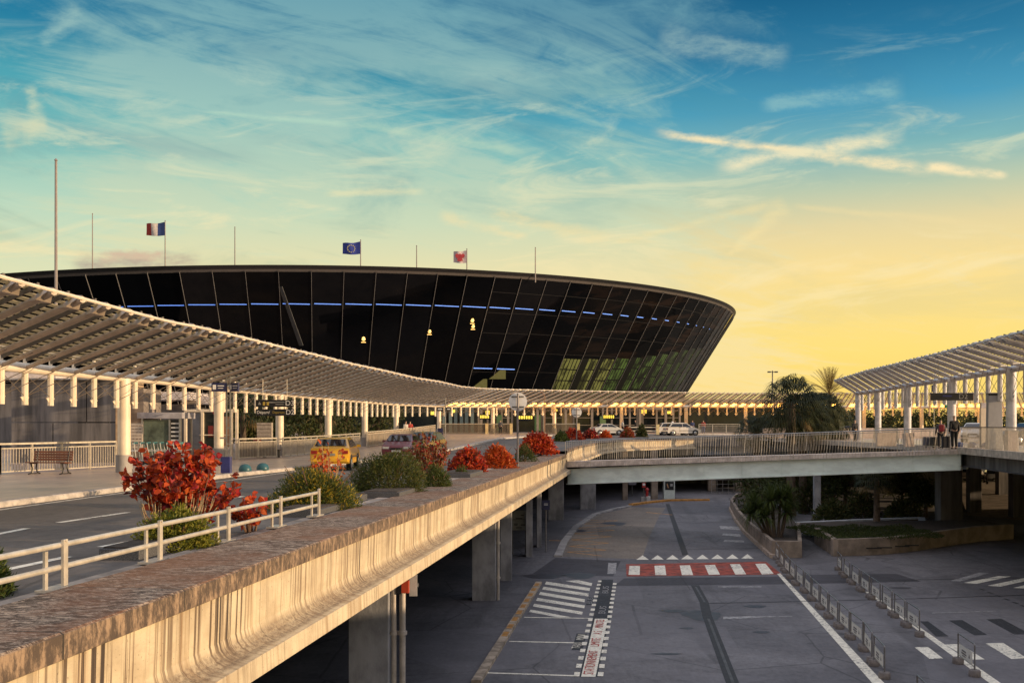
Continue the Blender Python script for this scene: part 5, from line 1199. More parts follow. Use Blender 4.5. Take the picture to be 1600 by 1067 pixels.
# glass balustrade boxes near the doors
for i, (xa, xb, lb) in enumerate(((690, 762, 'left of the third far column'), (764, 800, 'right of the third far column'), (853, 905, 'behind the red orange hedge'))):
    d = 122; t_ = thing('glass_screen', 'low glass screen on the far pavement ' + lb, 'screen', pf((xa + xb) / 2, d), 0, 'glass screens by the terminal doors'); w_ = (xb - xa) * d / F
    MB().box((0, 0, .6), w_, .04, 1.2).build('pane', screen_glass, t_); MB().box((0, 0, 1.24), w_ + .1, .1, .08).build('top_rail', rail_paint, t_)
    MB().box((w_ / 2 - .1, -.08, .65), .35, .12, 1.3).build('end_post', mat('bright_post', (.78, .62, .32), .5), t_)
# bench
t_ = thing('bench', 'brown slatted wooden bench with dark iron legs in front of the fence', 'bench', gpv(78, 740.5), R(-6)); wood = mat('bench_wood', (.20, .075, .04), .6, var=.4, scale=3, stretch=(.5, 5, 5)); iron = mat('cast_iron', (.03, .026, .026), .5, var=.2)
m_ = MB(); [m_.box((0, -.30 + k * .105, .45 - .006 * k), 1.55, .085, .035) for k in range(5)]; m_.build('seat', wood, t_)
m_ = MB(); [m_.box((0, .20 + k * .025, .54 + k * .095), 1.55, .03, .08) for k in range(4)]; m_.build('backrest', wood, t_)
for s in (-.62, .62):
    m_ = MB(); m_.tube([(s, -.34, .43), (s, -.2, .41), (s, .12, .40), (s, .18, .5), (s, .29, .9)], .024, 6); m_.tube([(s, -.38, .01), (s, -.2, .05), (s, -.13, .2), (s, -.22, .40)], .03, 6); m_.tube([(s, .36, .01), (s, .2, .06), (s, .12, .22), (s, .16, .42)], .03, 6); m_.box((s, 0, .03), .05, .7, .03); m_.build('leg', iron, t_)
# kiosk, notice board, portal
t_ = thing('glass_kiosk', 'small glazed lift kiosk with pale flat roof behind the trolleys', 'kiosk', pf(252, 50)); w_ = 62 * 50 / F
m_ = MB(); [m_.box((sx * (w_ / 2 - .05), sy, 1.1), .10, .10, 2.2) for sx in (-1, 1) for sy in (0, 1.7)]; m_.box((.42, 0, 1.1), .07, .09, 2.2); m_.build('frame', steel, t_)
MB().box((0, .8, 2.32), w_ + .25, 2.1, .3).build('roof', mat('kiosk_roof', (.40, .38, .40), .6), t_)
MB().box((-.30, .03, 1.15), 1.35, .03, 1.9).build('pane', mat('kiosk_glass', (.10, .13, .10), .08, var=.6, scale=1.4), t_)
MB().box((-.08, .3, 1.2), .5, .04, 1.5).build('lit_poster', mat('pale_poster', (.50, .56, .44), .5, var=.3, scale=3), t_)
m_ = MB(); [m_.box((.72, .02, .45 + k * .21), .48, .04, .085) for k in range(8)]; m_.build('louvres', mat('louvre_pale', (.55, .55, .56), .5), t_); MB().box((.72, .08, 1.15), .55, .04, 1.9).build('dark_panel', black_m, t_)
t_ = thing('notice_board', 'cream wall chart of small symbols beside the first column', 'notice board', pf(211, 47.5)); 
m_ = MB(); m_.box((0, 0, 1.25), .72, .06, 1.35)
for j in range(8):
    for i in range(4): m_.box((-.25 + i * .165 + (j % 2) * .02, -.034, .72 + j * .155), .10 if j < 4 else .13, .012, .05 if j < 4 else .03, mi=1)
m_.build('board', [mat('chart_cream', (.52, .44, .36), .6, var=.1), mat('chart_ink', (.20, .13, .10), .6)], t_); m_ = MB(); [m_.box((s * .33, .02, .6), .05, .05, 1.2) for s in (-1, 1)]; m_.build('leg', steel, t_)
def trolley_row(label, px, d, n, rz):
    base = pf(px, d); 
    for i in range(n):
        t_ = thing('luggage_trolley', '', 'trolley', base + Vector((i * .30 * math.cos(rz), i * .30 * math.sin(rz), 0)), rz, 'luggage trolleys nested in a row') if i == 0 else None
        if i == 0:
            first = t_; m_ = MB(); m_.tube([(0, -.28, .2), (-.12, -.28, 1.0), (-.12, .28, 1.0), (0, .28, .2)], .018, 6); m_.tube([(.75, -.2, .15), (0, -.28, .2), (0, .28, .2), (.75, .2, .15)], .016, 6); m_.tube([(-.05, -.27, .62), (.28, -.25, .70), (.28, .25, .70), (-.05, .27, .62)], .012, 6); m_.build('frame', mat('trolley_metal', (.68, .66, .62), .35, .4), t_)
            MB().box((-.13, 0, 1.0), .07, .5, .09).build('handle', mat('trolley_teal', (.06, .22, .24), .5), t_)
            for (x_, y_) in ((0, -.26), (0, .26), (.72, 0)): MB().tube([(x_, y_ - .03, .08), (x_, y_ + .03, .08)], .08, 10).build('wheel', tyre, t_)
        ordn = ['outermost left', 'second from the left', 'third from the left', 'fourth from the left', 'fifth from the left', 'sixth from the left', 'seventh from the left', 'eighth from the left', 'rightmost']
        lb = ordn[i] + ' of the nested luggage trolleys before the kiosk'
        if i == 0: first['label'] = lb
        else: copy_tree(first, base + Vector((i * .30 * math.cos(rz), i * .30 * math.sin(rz), 0)), rz, lb)
trolley_row('', 206, 46.5, 9, .05)
t_ = thing('glass_portal', 'tall cream framed glass portal left of the second column', 'portal', pf(330, 54)); 
m_ = MB(); w_ = 80 * 54 / F
for x_ in (-w_ / 2, -w_ * .17, w_ * .12, w_ * .40, w_ * .5): m_.box((x_, 0, 1.35), .13, .16, 2.7)
m_.box((0, 0, 2.62), w_, .18, .14); m_.box((.2, 0, 1.3), w_ * .6, .06, .05); m_.build('frame', white_paint, t_)
MB().box((-w_ * .32, .1, 1.3), .5, .1, 2.5).build('side_panel', mat('panel_grey', (.25, .26, .29), .5), t_)
MB().box((-.05, .14, 1.35), .8, .04, 2.2).build('pane', mat('portal_glass', (.05, .055, .05), .1, var=.5, scale=1.5), t_)
MB().box((w_ * .28, .14, 1.5), .75, .04, 1.6).build('orange_poster', mat('poster_orange', (.62, .26, .10), .6, var=.5, scale=2.5, col2=(.45, .35, .28)), t_)
MB().box((-.05, .1, 1.5), .28, .05, .6).build('red_poster', mat('poster_red', (.35, .05, .04), .6), t_)
t_ = thing('info_totem', 'white information stand with small print by the third column', 'totem', pf(414, 58)); MB().box((0, 0, 1.0), .85, .35, 1.95).build('body', mat('totem_grid', (.42, .36, .30), .6, var=.25, scale=6), t_); m_ = MB(); [m_.box((0, -.18, .3 + k * .22), .8, .02, .03) for k in range(8)]; m_.build('lines', mat('totem_ink', (.16, .13, .12), .6), t_)
t_ = thing('litter_bin', 'dark red and white litter bin beside the information stand', 'bin', pf(402, 56)); MB().lathe((0, 0, 0), [(.20, 0), (.22, .1), (.22, .75), (.16, .9)], 14).build('body', mat('bin_white', (.55, .42, .36), .5), t_, smooth=True); MB().lathe((0, 0, .55), [(.23, 0), (.23, .5), (.12, .58)], 14).build('hood', mat('bin_red', (.28, .04, .03), .5), t_, smooth=True)
t_ = thing('luggage_cart', 'dark low luggage cart by the third column base', 'cart', pf(424, 56.5)); m_ = MB(); m_.box((0, 0, .42), 1.0, .5, .06); [m_.box((s * .42, 0, .2), .05, .4, .4) for s in (-1, 1)]; m_.tube([(-.5, 0, .42), (-.6, 0, .95)], .02, 6); m_.build('frame', iron, t_); MB().tube([(-.4, -.25, .08), (-.4, .25, .08)], .08, 10).build('wheel', tyre, t_)
# signpost with boards and bin
t_ = thing('sign_post', 'steel lattice signpost with two dark direction boards and a blue box', 'signpost', gpv(357, 739)); LOC = t_.location * 1
d = LOC.y; k_ = d / F
m_ = MB(); [m_.box((s * .07, 0, 1.86), .045, .06, 3.72) for s in (-1, 1)]; [m_.box((0, 0, .5 + .62 * k), .12, .03, .06) for k in range(6)]; m_.build('pole', steel, t_)
for xa, xb, rz, nm in ((332, 355.5, .12, 'l'), (359, 376, -.5, 'r')):
    c = Vector(((((xa + xb) / 2) - 357) * k_, -.08, CZ - (605 - HZ) * k_ - LOC.z)); bd = MB().box(c, (xb - xa) * k_, .08, 13.5 * k_, rz).build('direction_board', navy, t_)
    m_ = MB(); ca = Vector((math.cos(rz), math.sin(rz), 0)); na = Vector((math.sin(rz), -math.cos(rz), 0)) * .045
    m_.box(c + na + ca * -.18, .12, .01, .18, rz); m_.box(c + na + ca * .06 + Vector((0, 0, .05)), .24, .01, .035, rz); m_.box(c + na + ca * .05 + Vector((0, 0, -.04)), .2, .01, .025, rz); m_.build('lettering', white_ink, bd)
MB().box((-.08, -.02, .32), .34, .32, .62).build('blue_box', mat('box_blue', (.03, .035, .17), .5), t_)
MB().box((-.2, 0, 1.35), .25, .05, .07).build('clamp', steel, t_)
for px, lb in (((383), 'left'), ((410.5), 'right')):
    o = MB().lathe((0, 0, 0), [(.235, 0), (.25, .05), (.245, .12), (.20, .22), (.11, .285), (.02, .30)], 22).build('bollard', mat('teal_bollard', (.035, .13, .16), .4, var=.3), smooth=True)
    o.location = gpv(px, 736.5 if lb == 'left' else 734.5); tag(o, lb + ' one of two squat teal dome bollards on the kerb', 'bollard', 'teal dome bollards')
def hang_sign(label, px0, px1, y0, y1, d, txt, ysus, parent=None):
    a, b = P(px0, y0, d), P(px1, y1, d); c = (a + b) / 2; t_ = thing('direction_sign', label, 'sign', c, 0, 'hanging direction boards'); w_, h_ = b.x - a.x, a.z - b.z
    MB().box((0, 0, 0), w_, .10, h_).build('board', black_m, t_)
    for s, size, ox, m__, sx in txt: text_mb(s, size * h_, Matrix.Translation((ox * w_, -.056, 0)) @ Matrix.Rotation(R(90), 4, 'X'), t_, m__, sx=sx)
    zt = P(0, ysus, d).z - c.z
    for s in (-.32, .32): MB().tube([(s * w_, 0, h_ / 2), (s * w_, 0, zt)], .012, 5).build('hanging_rod', rail_paint, t_)
    return t_, w_, h_
dim = mat('dim_lettering', (.30, .30, .30), .5); yel = mat('yellow_symbol', (.45, .33, .06), .5)
t_, w_, h_ = hang_sign('upper black direction board ending in D3', 400, 459, 624.5, 635.5, 46, [('D3', .95, .40, white_ink, 1.1)], 592)
m_ = MB(); m_.box((-.10 * w_, -.056, .12 * h_), .26 * w_, .01, .14 * h_); m_.box((.14 * w_, -.056, .16 * h_), .24 * w_, .01, .12 * h_); m_.box((.13 * w_, -.056, -.16 * h_), .22 * w_, .01, .10 * h_); m_.prism([(-.44 * w_, -.052, -.2 * h_), (-.40 * w_, -.052, .25 * h_), (-.36 * w_, -.052, -.2 * h_)], (0, -.01, 0)); m_.build('small_lettering', dim, t_)
m_ = MB(); [m_.box((q * w_, -.057, -.05 * h_), .06 * w_, .012, .5 * h_) for q in (-.28, -.18)]; m_.build('symbols', yel, t_)
hang_sign('lower black direction board reading Départ Departure D2', 400, 459.5, 639, 649.5, 46, [('Départ/', .62, -.30, white_ink, 1.0), ('Departure', .50, .10, yel, .85), ('D2', .95, .40, white_ink, 1.1)], 636)
t_, w_, h_ = hang_sign('black hanging board reading D2 on the right deck', 1454.5, 1520, 614, 625.5, 50, [('D2', .95, .26, dim, 1.05)], 563)
MB().box((-.12 * w_, -.056, .1 * h_), .22 * w_, .01, .2 * h_).build('blue_mark', mat('blue_mark', (.03, .04, .18), .5), t_)
# no entry sign on the second column
t_ = thing('road_sign', 'red round sign seen edge on at the second column', 'sign', P(341, 640, 51.0)); m_ = MB(); m_.tube([(0, -.02, 0), (.03, .02, 0)], .34, 20); o = m_.build('disc', mat('sign_red', (.32, .03, .04), .5), t_); o.rotation_euler = (0, 0, R(62)); MB().box((.05, .08, -.5), .1, .1, .5).build('bracket', steel, t_); MB().tube([(.06, .1, -3.3), (.06, .1, .3)], .04, 8).build('pole', steel, t_)
# round sign backs
for px, py, r, d, yb, lb in ((809, 627.5, 14.5, 48, 735, 'larger round sign seen from behind on a thick grey pole'), (901, 644, 7.8, 92, 700, 'smaller round sign seen from behind on a thin pole')):
    c = P(px, py, d); zb = zr(d) if d > 60 else 5.45; t_ = thing('road_sign', lb, 'sign', (c.x, c.y, zb), 0, 'round signs seen from behind'); k_ = d / F; cz = c.z - zb
    MB().tube([(0, -.015, cz), (0, .015, cz)], r * k_, 32).build('disc', mat('sign_back', (.86, .82, .76), .5, 0, var=.15), t_)
    m_ = MB(); [m_.box((0, -.04, cz + s * r * k_ * .55), r * k_ * (1.35 if s > 0 else 1.3), .03, .05) for s in (-1, 1)]; m_.build('brackets', steel_dark, t_)
    MB().tube([(0, -.09, 0), (0, -.09, cz + r * k_ * .9)], .052, 10).build('pole', mat('grey_pole', (.22, .19, .18), .5), t_)
# sign with arrow boards on the column at 690
t_ = thing('sign_post', 'thin post with a white arrow board before the first far column', 'signpost', pf(696, 100)); MB().tube([(0, 0, 0), (0, 0, 4.3)], .05, 8).build('pole', steel, t_)
for x0, x1 in ((683, 692), (698, 704)): MB().box((((x0 + x1) / 2 - 696) * 100 / F, -.08, P(0, 639, 100).z - zr(100) - .13), (x1 - x0) * 100 / F, .06, .42).build('board', black_m, t_); MB().box((((x0 + x1) / 2 - 696) * 100 / F, -.12, P(0, 639, 100).z - zr(100) - .13), (x1 - x0) * 70 / F, .02, .13).build('arrow', white_ink, t_)
MB().box((-.5, .1, .45), .5, .5, .9).build('bin_box', navy, t_)
# street lamps
t_ = thing('street_lamp', 'slim orange street lamp with a short bent arm before the canopy', 'street lamp', pf(851, 104)); k_ = 104 / F; H_ = P(0, 620, 104).z - t_.location.z; m_ = MB(); m_.tube([(0, 0, 0), (0, 0, H_), (-.15, 0, H_ + .35), (-.45, 0, H_ + .6)], [.05, .04, .035, .03], 8); m_.build('pole', mat('orange_pole', (.38, .20, .10), .5), t_); MB().box((-.62, 0, H_ + .66), .4, .16, .09).build('lamp_head', steel, t_)
t_ = thing('floodlight_mast', 'tall mast with twin floodlights above the palms', 'street lamp', at(1207, 0, 210, 0)); H_ = P(0, 581, 210).z; MB().tube([(0, 0, 0), (0, 0, H_ + .3)], [.2, .12], 8).build('mast', steel_dark, t_); MB().box((0, 0, H_), 1.9, .2, .12).build('crossarm', steel_dark, t_)
for s in (-1, 1): MB().box((s * .75, -.15, H_ - .02), .6, .5, .28).build('floodlight', steel_dark, t_)
# ================================================================== VEHICLES
def car(name, label, px, d, zz, heading, L=4.1, Wd=1.68, H=1.42, paint=None, kind='hatch', light=None, plate=True, taxi=False, lower=None, group=None):
    base = P(px, 0, d); base.z = zz
    t_ = thing(name, label, 'car', base, heading, group)   # local +y = forward
    h = L / 2; w = Wd / 2
    if kind == 'hatch': prof = [(-h + .02, .30), (-h, .48), (-h + .03, .72), (-h + .06, .93), (-h + .22, 1.0), (-h + .62, H - .07), (-h + 1.05, H - .005), (-.1, H), (.32, H - .05), (1.12, .98), (h - .45, .84), (h - .1, .70), (h, .52), (h - .03, .28)]
    elif kind == 'coupe': prof = [(-h + .02, .30), (-h, .50), (-h + .02, .74), (-h + .05, .98), (-h + .34, 1.02), (-h + .88, H - .06), (-h + 1.3, H), (.1, H), (.42, H - .06), (1.15, .98), (h - .4, .82), (h - .08, .68), (h, .5), (h - .03, .28)]
    else: prof = [(-h + .02, .30), (-h, .5), (-h + .02, .85), (-h + .1, .97), (-h + .62, 1.0), (-h + 1.12, H - .06), (-h + 1.5, H), (.05, H), (.4, H - .05), (1.2, .97), (h - .42, .82), (h - .08, .68), (h, .5), (h - .03, .28)]
    def wid(z_): return w * (1.0 - .05 * max(0, (.55 - z_) / .3)) if z_ < .95 else w * (1 - .24 * (z_ - .95) / (H - .95) - .02)
    m_ = MB(); n = len(prof)
    cols = [-1, -.92, -.55, 0, .55, .92, 1]
    rows = []
    for y_, z_ in prof:
        ww = wid(z_); row = []
        for c in cols:
            pull = (abs(c) ** 3) * .09 * (1 if y_ > 0 else -1) * (1 if abs(y_) > h - .5 else 0)
            row.append((c * ww, y_ - pull, z_ - (.02 if abs(c) == 1 and z_ > .9 else 0)))
        rows.append(row)
    vs = [p for r in rows for p in r]; nc = len(cols)
    fs = [(i * nc + j, i * nc + j + 1, (i + 1) * nc + j + 1, (i + 1) * nc + j) for i in range(n - 1) for j in range(nc - 1)]
    m_.add(vs, fs)
    for c in (0, nc - 1):    # sides, split at the belt line
        sd_ = [rows[i][c] for i in range(n)]; m_.add(sd_, [tuple(range(n))])
    m_.add([rows[0][0], rows[0][-1], rows[-1][-1], rows[-1][0]], [(0, 1, 2, 3)])
    body = m_.build('body', paint, t_, smooth=True)
    # glass
    gi = [i for i in range(n)]
    iw = next(i for i in range(n - 1) if prof[i][1] > H - .12 and prof[i + 1][1] < 1.05 and prof[i][0] > 0); ir = next(i for i in range(n - 1) if prof[i][1] <= 1.03 and prof[i + 1][1] > H - .12)
    def pane(i, name_):
        (ya, za), (yb, zb_) = prof[i], prof[i + 1]; f0, f1 = (.10, .92); sg = 1 if i == iw else -1
        A_ = lambda f: (ya + (yb - ya) * f, za + (zb_ - za) * f); (y0, z0), (y1, z1) = A_(f0), A_(f1); w0, w1 = wid(z0) * .88, wid(z1) * .88; o = .015
        MB().quad((-w0, y0 + sg * o, z0 + o), (w0, y0 + sg * o, z0 + o), (w1, y1 + sg * o, z1 + o), (-w1, y1 + sg * o, z1 + o)).build(name_, glass_k, t_, fix=False)
    pane(iw, 'windscreen'); pane(ir, 'rear_window')
    yr, yf = prof[ir + 1][0], prof[iw][0]
    for s in (-1, 1):
        zb_, zt = 1.0, H - .11; x0, x1 = s * (wid(zb_) + .008), s * (wid(zt) + .008)
        for ya, yb, yc, yd in ((yr - .22, .02 + (yf + yr) * .0 - .25, -.25, yr + .12), (-.17, yf + .50, yf - .02, -.17)):
            MB().quad((x0, ya, zb_), (x0, yb, zb_), (x1, yc, zt), (x1, yd, zt)).build('side_window', glass_k, t_, fix=False)
        MB().box((s * (wid(.97) + .10), yf + .42, 1.02), .18, .08, .12).build('mirror', paint, t_)
        MB().box((s * (w + .004), 0, .58), .012, L * .62, .06).build('side_trim', steel_dark, t_)
    for s in (-1, 1):
        for yw in (-h + .75, h - .78):
            o = MB().tube([(s * (w - .19), yw, .30), (s * (w + .012), yw, .30)], .30, 20).build('wheel', tyre, t_)
            MB().lathe((0, 0, 0), [(.19, 0), (.17, .015), (.05, .02)], 14).build('rim', chrome, o, smooth=True)
            o.children[0].location = (s * (w + .013), yw, .30); o.children[0].rotation_euler = (0, s * R(90), 0)
            MB().tube([(s * (w - .10), yw, .33), (s * (w + .006), yw, .33)], .355, 20).build('wheel_arch', black_m, t_)
    hl = mat('headlamp', (.75, .75, .72), .15, .3, var=.1); tl = mat('tail_lamp', (.30, .015, .012), .25, var=.2)
    for s in (-1, 1):
        MB().box((s * w * .70, h - .10, .66), .36, .14, .13, -s * .15).build('headlight', hl, t_)
        MB().box((s * w * .78, -h + .03, .80), .26, .08, .14).build('tail_light', tl, t_)
    MB().box((0, h - .02, .46), Wd * .94, .12, .16).build('front_bumper', lower or steel_dark, t_, bevel=.03); MB().box((0, -h + .03, .46), Wd * .94, .12, .17).build('rear_bumper', lower or steel_dark, t_, bevel=.03)
    MB().box((0, h + .015, .60), .7, .03, .11).build('grille', black_m, t_)
    if plate:
        MB().box((0, h + .05, .47), .5, .02, .11).build('number_plate', white_ink, t_); MB().box((0, -h - .035, .70), .5, .02, .11).build('number_plate', mat('plate_grey', (.3, .28, .22), .5), t_)
    if taxi: MB().box((0, -.1, H + .07), .38, .16, .13).build('roof_sign', white_ink, t_)
    return t_
yp = mat('yellow_paint', (.80, .42, .018), .3, var=.06, coat=.6); mp = mat('maroon_paint', (.16, .012, .03), .3, var=.1, coat=.6); wp = mat('white_car_paint', (.72, .66, .58), .35, var=.06, coat=.5); kp_ = mat('black_car_paint', (.02, .022, .022), .3, var=.2, coat=.6); sp_ = mat('silver_car_paint', (.46, .46, .47), .3, .3, var=.1, coat=.5)
car('parked_car', 'yellow car seen from behind at the kerb behind the orange shrub', 525, 45, 5.5, R(2), 4.0, 1.70, 1.43, yp, 'coupe', lower=yp)
car('parked_car', 'maroon car facing the viewer at the kerb with a white plate', 628, 58.5, 5.52, R(177), 4.1, 1.70, 1.42, mp, 'hatch', lower=mp)
car('parked_car', 'dark green estate car behind the maroon car', 664, 65, 5.52, R(166), 4.2, 1.7, 1.5, mat('dark_green_paint', (.03, .05, .045), .3, coat=.6), 'hatch')
car('parked_car', 'silver car behind the red hedges near the terminal doors', 948, 118, zr(118), R(-70), 4.0, 1.66, 1.4, sp_, 'sedan')
car('taxi', 'white taxi in front on the roundabout behind the curved parapet', 1066, 117, zr(117), R(-82), 4.2, 1.7, 1.5, wp, 'hatch', taxi=False)
car('taxi', 'white taxi with a roof sign half hidden behind the front taxi', 1052, 120, zr(120), R(-84), 4.2, 1.7, 1.52, wp, 'hatch', taxi=True)
car('parked_car', 'white car facing left on the raised deck behind the grey panel', 1524, 76, 6.17, R(150), 4.2, 1.72, 1.46, wp, 'hatch')
car('parked_car', 'dark car partly visible at the right border of the deck', 1608, 66, 6.17, R(100), 4.2, 1.72, 1.46, kp_, 'hatch')
car('parked_car', 'blue dome roofed car glimpsed left of the deck columns', 1322, 100, 6.0, R(90), 3.8, 1.6, 1.35, mat('blue_car_paint', (.02, .025, .12), .3, coat=.6), 'hatch')
car('parked_car', 'white car under the deck left of the dark support', 1515, 108, 1.35, R(200), 4.3, 1.75, 1.5, wp, 'hatch')
car('parked_car', 'silver car under the deck right of the dark support', 1553, 104, 1.35, R(160), 4.3, 1.75, 1.5, sp_, 'sedan')
car('parked_car', 'dark car parked in the gloom behind the walled bed', 1462, 96, 0, R(90), 4.2, 1.72, 1.45, kp_, 'hatch')
m_ = MB(); a, b, c, e = G(1512, 805), G(1600, 812), P(1600, 768, 100), P(1500, 772, 100); m_.add([a, b, c, e, Vector((b.x + 14, b.y, 0)), Vector((c.x + 16, c.y, c.z)), Vector((c.x + 16, 124, c.z)), Vector((e.x, 124, e.z))], [(0, 1, 2, 3), (1, 4, 5, 2), (3, 2, 5, 6, 7)]); struct(m_.build('ramp', conc_warm, fix=False))
# ================================================================== RIGHT DECK FURNITURE
def pd(px, d): q = P(px, 0, d); q.z = 6.16; return q
t_ = thing('display_panel', 'tall grey panel back standing behind the deck railing', 'display panel', pd(1556, 52.5)); k_ = 52.5 / F; H_ = P(0, 615, 52.5).z - 6.16
m_ = MB(); m_.prism([(-13 * k_, 0, .04), (12 * k_, 0, .04), (9.5 * k_, 0, H_), (-11.5 * k_, 0, H_)], (0, .25, 0)); m_.build('panel', mat('panel_back_grey', (.30, .30, .315), .5, var=.08), t_, bevel=.02); m_ = MB(); m_.prism([(-11.5 * k_, -.01, H_ - .1), (9.5 * k_, -.01, H_ - .1), (9.5 * k_, -.01, H_ + .03), (-11.5 * k_, -.01, H_ + .03)], (0, .27, 0)); m_.build('cap', black_m, t_); MB().lathe((0, .12, 0), [(.52, 0), (.52, .05), (.45, .07)], 20).build('foot', steel_dark, t_)
t_ = thing('display_panel', 'cream panel half hidden behind the tall grey one', 'display panel', pd(1540, 58)); MB().box((0, 0, 1.3), .62, .2, 2.6).build('panel', mat('panel_cream', (.66, .56, .42), .5, var=.1), t_); MB().box((0, -.11, 2.45), .60, .02, .3).build('header', mat('panel_header', (.5, .45, .45), .5), t_)
t_ = thing('cabinet', 'low beige cabinet right of the tall grey panel', 'cabinet', pd(1580, 50.5)); MB().box((0, 0, .5), .5, .4, 1.0).build('body', mat('cabinet_beige', (.42, .34, .30), .6, var=.1), t_, bevel=.015); MB().box((0, 0, 1.02), .56, .46, .05).build('lid', conc, t_)
for px, lb in ((1500, 'left'), (1519, 'middle'), (1539, 'right')):
    o = MB().lathe((0, 0, 0), [(.26, 0), (.27, .06), (.26, .14), (.2, .25), (.1, .31), (.02, .33)], 18).build('bollard', mat('blue_dome', (.05, .07, .15), .4, var=.3), smooth=True); o.location = pd(px, 58); tag(o, lb + ' one of three blue dome bollards on the deck behind the railing', 'bollard', 'blue dome bollards')
t_ = thing('banner', 'green vertical banner sign behind the D2 board', 'banner', pd(1480, 66)); k_ = 66 / F; MB().box((0, 0, P(0, 618, 66).z - 6.16), 9 * k_, .06, 38 * k_).build('cloth', mat('banner_green', (.01, .16, .07), .5, var=.2), t_); MB().tube([(.2, .06, 0), (.2, .06, 4.2)], .05, 8).build('pole', steel, t_)
t_ = thing('parking_sign', 'small blue sign hanging left of the green banner', 'sign', pd(1460, 66)); MB().box((0, 0, P(0, 607, 66).z - 6.16), 9 * k_, .06, 11 * k_).build('board', navy, t_); MB().tube([(0, .05, 0), (0, .05, 3.7)], .03, 6).build('pole', steel, t_)
for px, d, c, lb in ((1408, 60, (.5, .36, .28), 'beige crate like kerb block by the railing'),):
    pass
for px, d, w_, lb in ((1384, 62, 30, 'low cream wall block behind the bridge railing'), (1420, 60, 14, 'narrow cream block behind the bridge railing')):
    t_ = thing('wall_block', lb, 'wall', pd(px, d)); MB().box((0, 0, .42), w_ * d / F, .35, .85).build('block', mat('cream_block', (.52, .42, .34), .7, var=.2), t_, bevel=.02)
for px, d, lb in ((1450, 57.5, 'left'), (1462, 57, 'right')):
    t_ = thing('suitcase_trolley', lb + ' dark luggage trolley with bags behind the bridge railing', 'trolley', pd(px, d), 0, 'luggage trolleys on the deck'); MB().box((0, 0, .38), .5, .4, .5).build('suitcase', mat('bag_grey' if lb == 'left' else 'bag_dark', (.10, .10, .13) if lb == 'left' else (.04, .035, .03), .6), t_, bevel=.05); m_ = MB(); m_.tube([(-.26, .2, .1), (-.26, .25, 1.0), (.26, .25, 1.0), (.26, .2, .1)], .016, 6); m_.box((0, 0, .1), .55, .5, .04); m_.build('frame', chrome, t_)
    for s in (-.2, .2): MB().tube([(s - .02, -.2, .05), (s + .02, -.2, .05)], .05, 8).build('wheel', tyre, t_)
fence('fence', 'short barred fence between two deck columns', [pd(1366, 74), pd(1402, 72)], 6.16, 1.05, 1, group='deck fences')
t_ = thing('low_wall', 'low pale boundary wall at the back of the deck', 'wall', pd(1500, 96)); MB().box((4, 0, .5), 46, .3, 1.0).build('wall', mat('boundary_pale', (.55, .44, .36), .7), t_)
t_ = thing('white_fence', 'low white two rail fence left of the taxis', 'fence', pf(1022, 112)); m_ = MB(); [m_.box((0, 0, zz), 6.0, .08, .10) for zz in (.45, .85)]; m_.build('rails', white_paint, t_)
MB().box((.4, -.05, .6), .35, .2, 1.15).build('post', mat('bright_post', (.78, .62, .32), .5), t_); [MB().box((x_, 0, .45), .08, .08, .9).build('post', white_paint, t_) for x_ in (-2.9, 2.9)]
fence('fence', 'thin fence on the roundabout right of the taxis', [pf(1092, 116), pf(1156, 116)], 0, 1.2, 1)
# lower level furniture
t_ = thing('notice_board', 'grey notice panel with dark printing between the pillars', 'notice board', at(811, 0, 57.5, 0)); k_ = 57.5 / F; za, zb = P(0, 797, 57.5).z, P(0, 828, 57.5).z
MB().box((0, 0, (za + zb) / 2), 23 * k_, .06, za - zb).build('board', mat('board_grey', (.34, .35, .33), .6), t_)
m_ = MB(); [m_.box((a_ * k_, -.035, P(0, b_, 57.5).z), c_ * k_, .012, 1.6 * k_) for a_, b_, c_ in ((0, 809.5, 10), (5, 804.5, 5), (-5, 818, 6), (-5, 820, 5), (6, 819.5, 7), (0, 824, 9))]; m_.box((0, -.035, (za + zb) / 2 + .06), 23 * k_, .012, .02); m_.build('printing', steel_dark, t_); m_ = MB(); [m_.box((s * .38, .06, zb / 2), .05, .05, zb + .9) for s in (-1, 1)]; m_.build('leg', steel_dark, t_)
t_ = thing('bus_stop_sign', 'dark blue bus stop box on a thin pole at the kerb', 'sign', G(853, 862)); d = t_.location.y; k_ = d / F
MB().tube([(0, 0, 0), (0, 0, CZ - (785 - HZ) * k_)], .035, 8).build('pole', steel, t_); MB().box((0, -.06, CZ - (788.5 - HZ) * k_), 12 * k_, .12, 15 * k_).build('sign_box', navy, t_); m_ = MB(); [m_.box((0, -.125, CZ - (786.5 + q - HZ) * k_), 6 * k_, .01, .9 * k_) for q in (0, 2)]; m_.build('lettering', white_ink, t_)
t_ = thing('alarm_cabinet', 'red fire alarm cabinet with white backboard on the near pillar', 'cabinet', P(634, 915, 24.3)); k_ = 24.3 / F
MB().box((0, -.1, 0), 12 * k_, .16, 19 * k_).build('box', mat('alarm_red', (.55, .07, .03), .45, var=.1), t_, bevel=.008); MB().box((-9 * k_, -.04, 0), 7 * k_, .28, 22 * k_).build('side', black_m, t_); MB().box((11 * k_, .12, 0), 12 * k_, .05, 34 * k_).build('backboard', mat('backboard_white', (.5, .5, .5), .5), t_)
MB().box((0, .16, 0), .6, .06, .08).build('bracket', steel, t_)
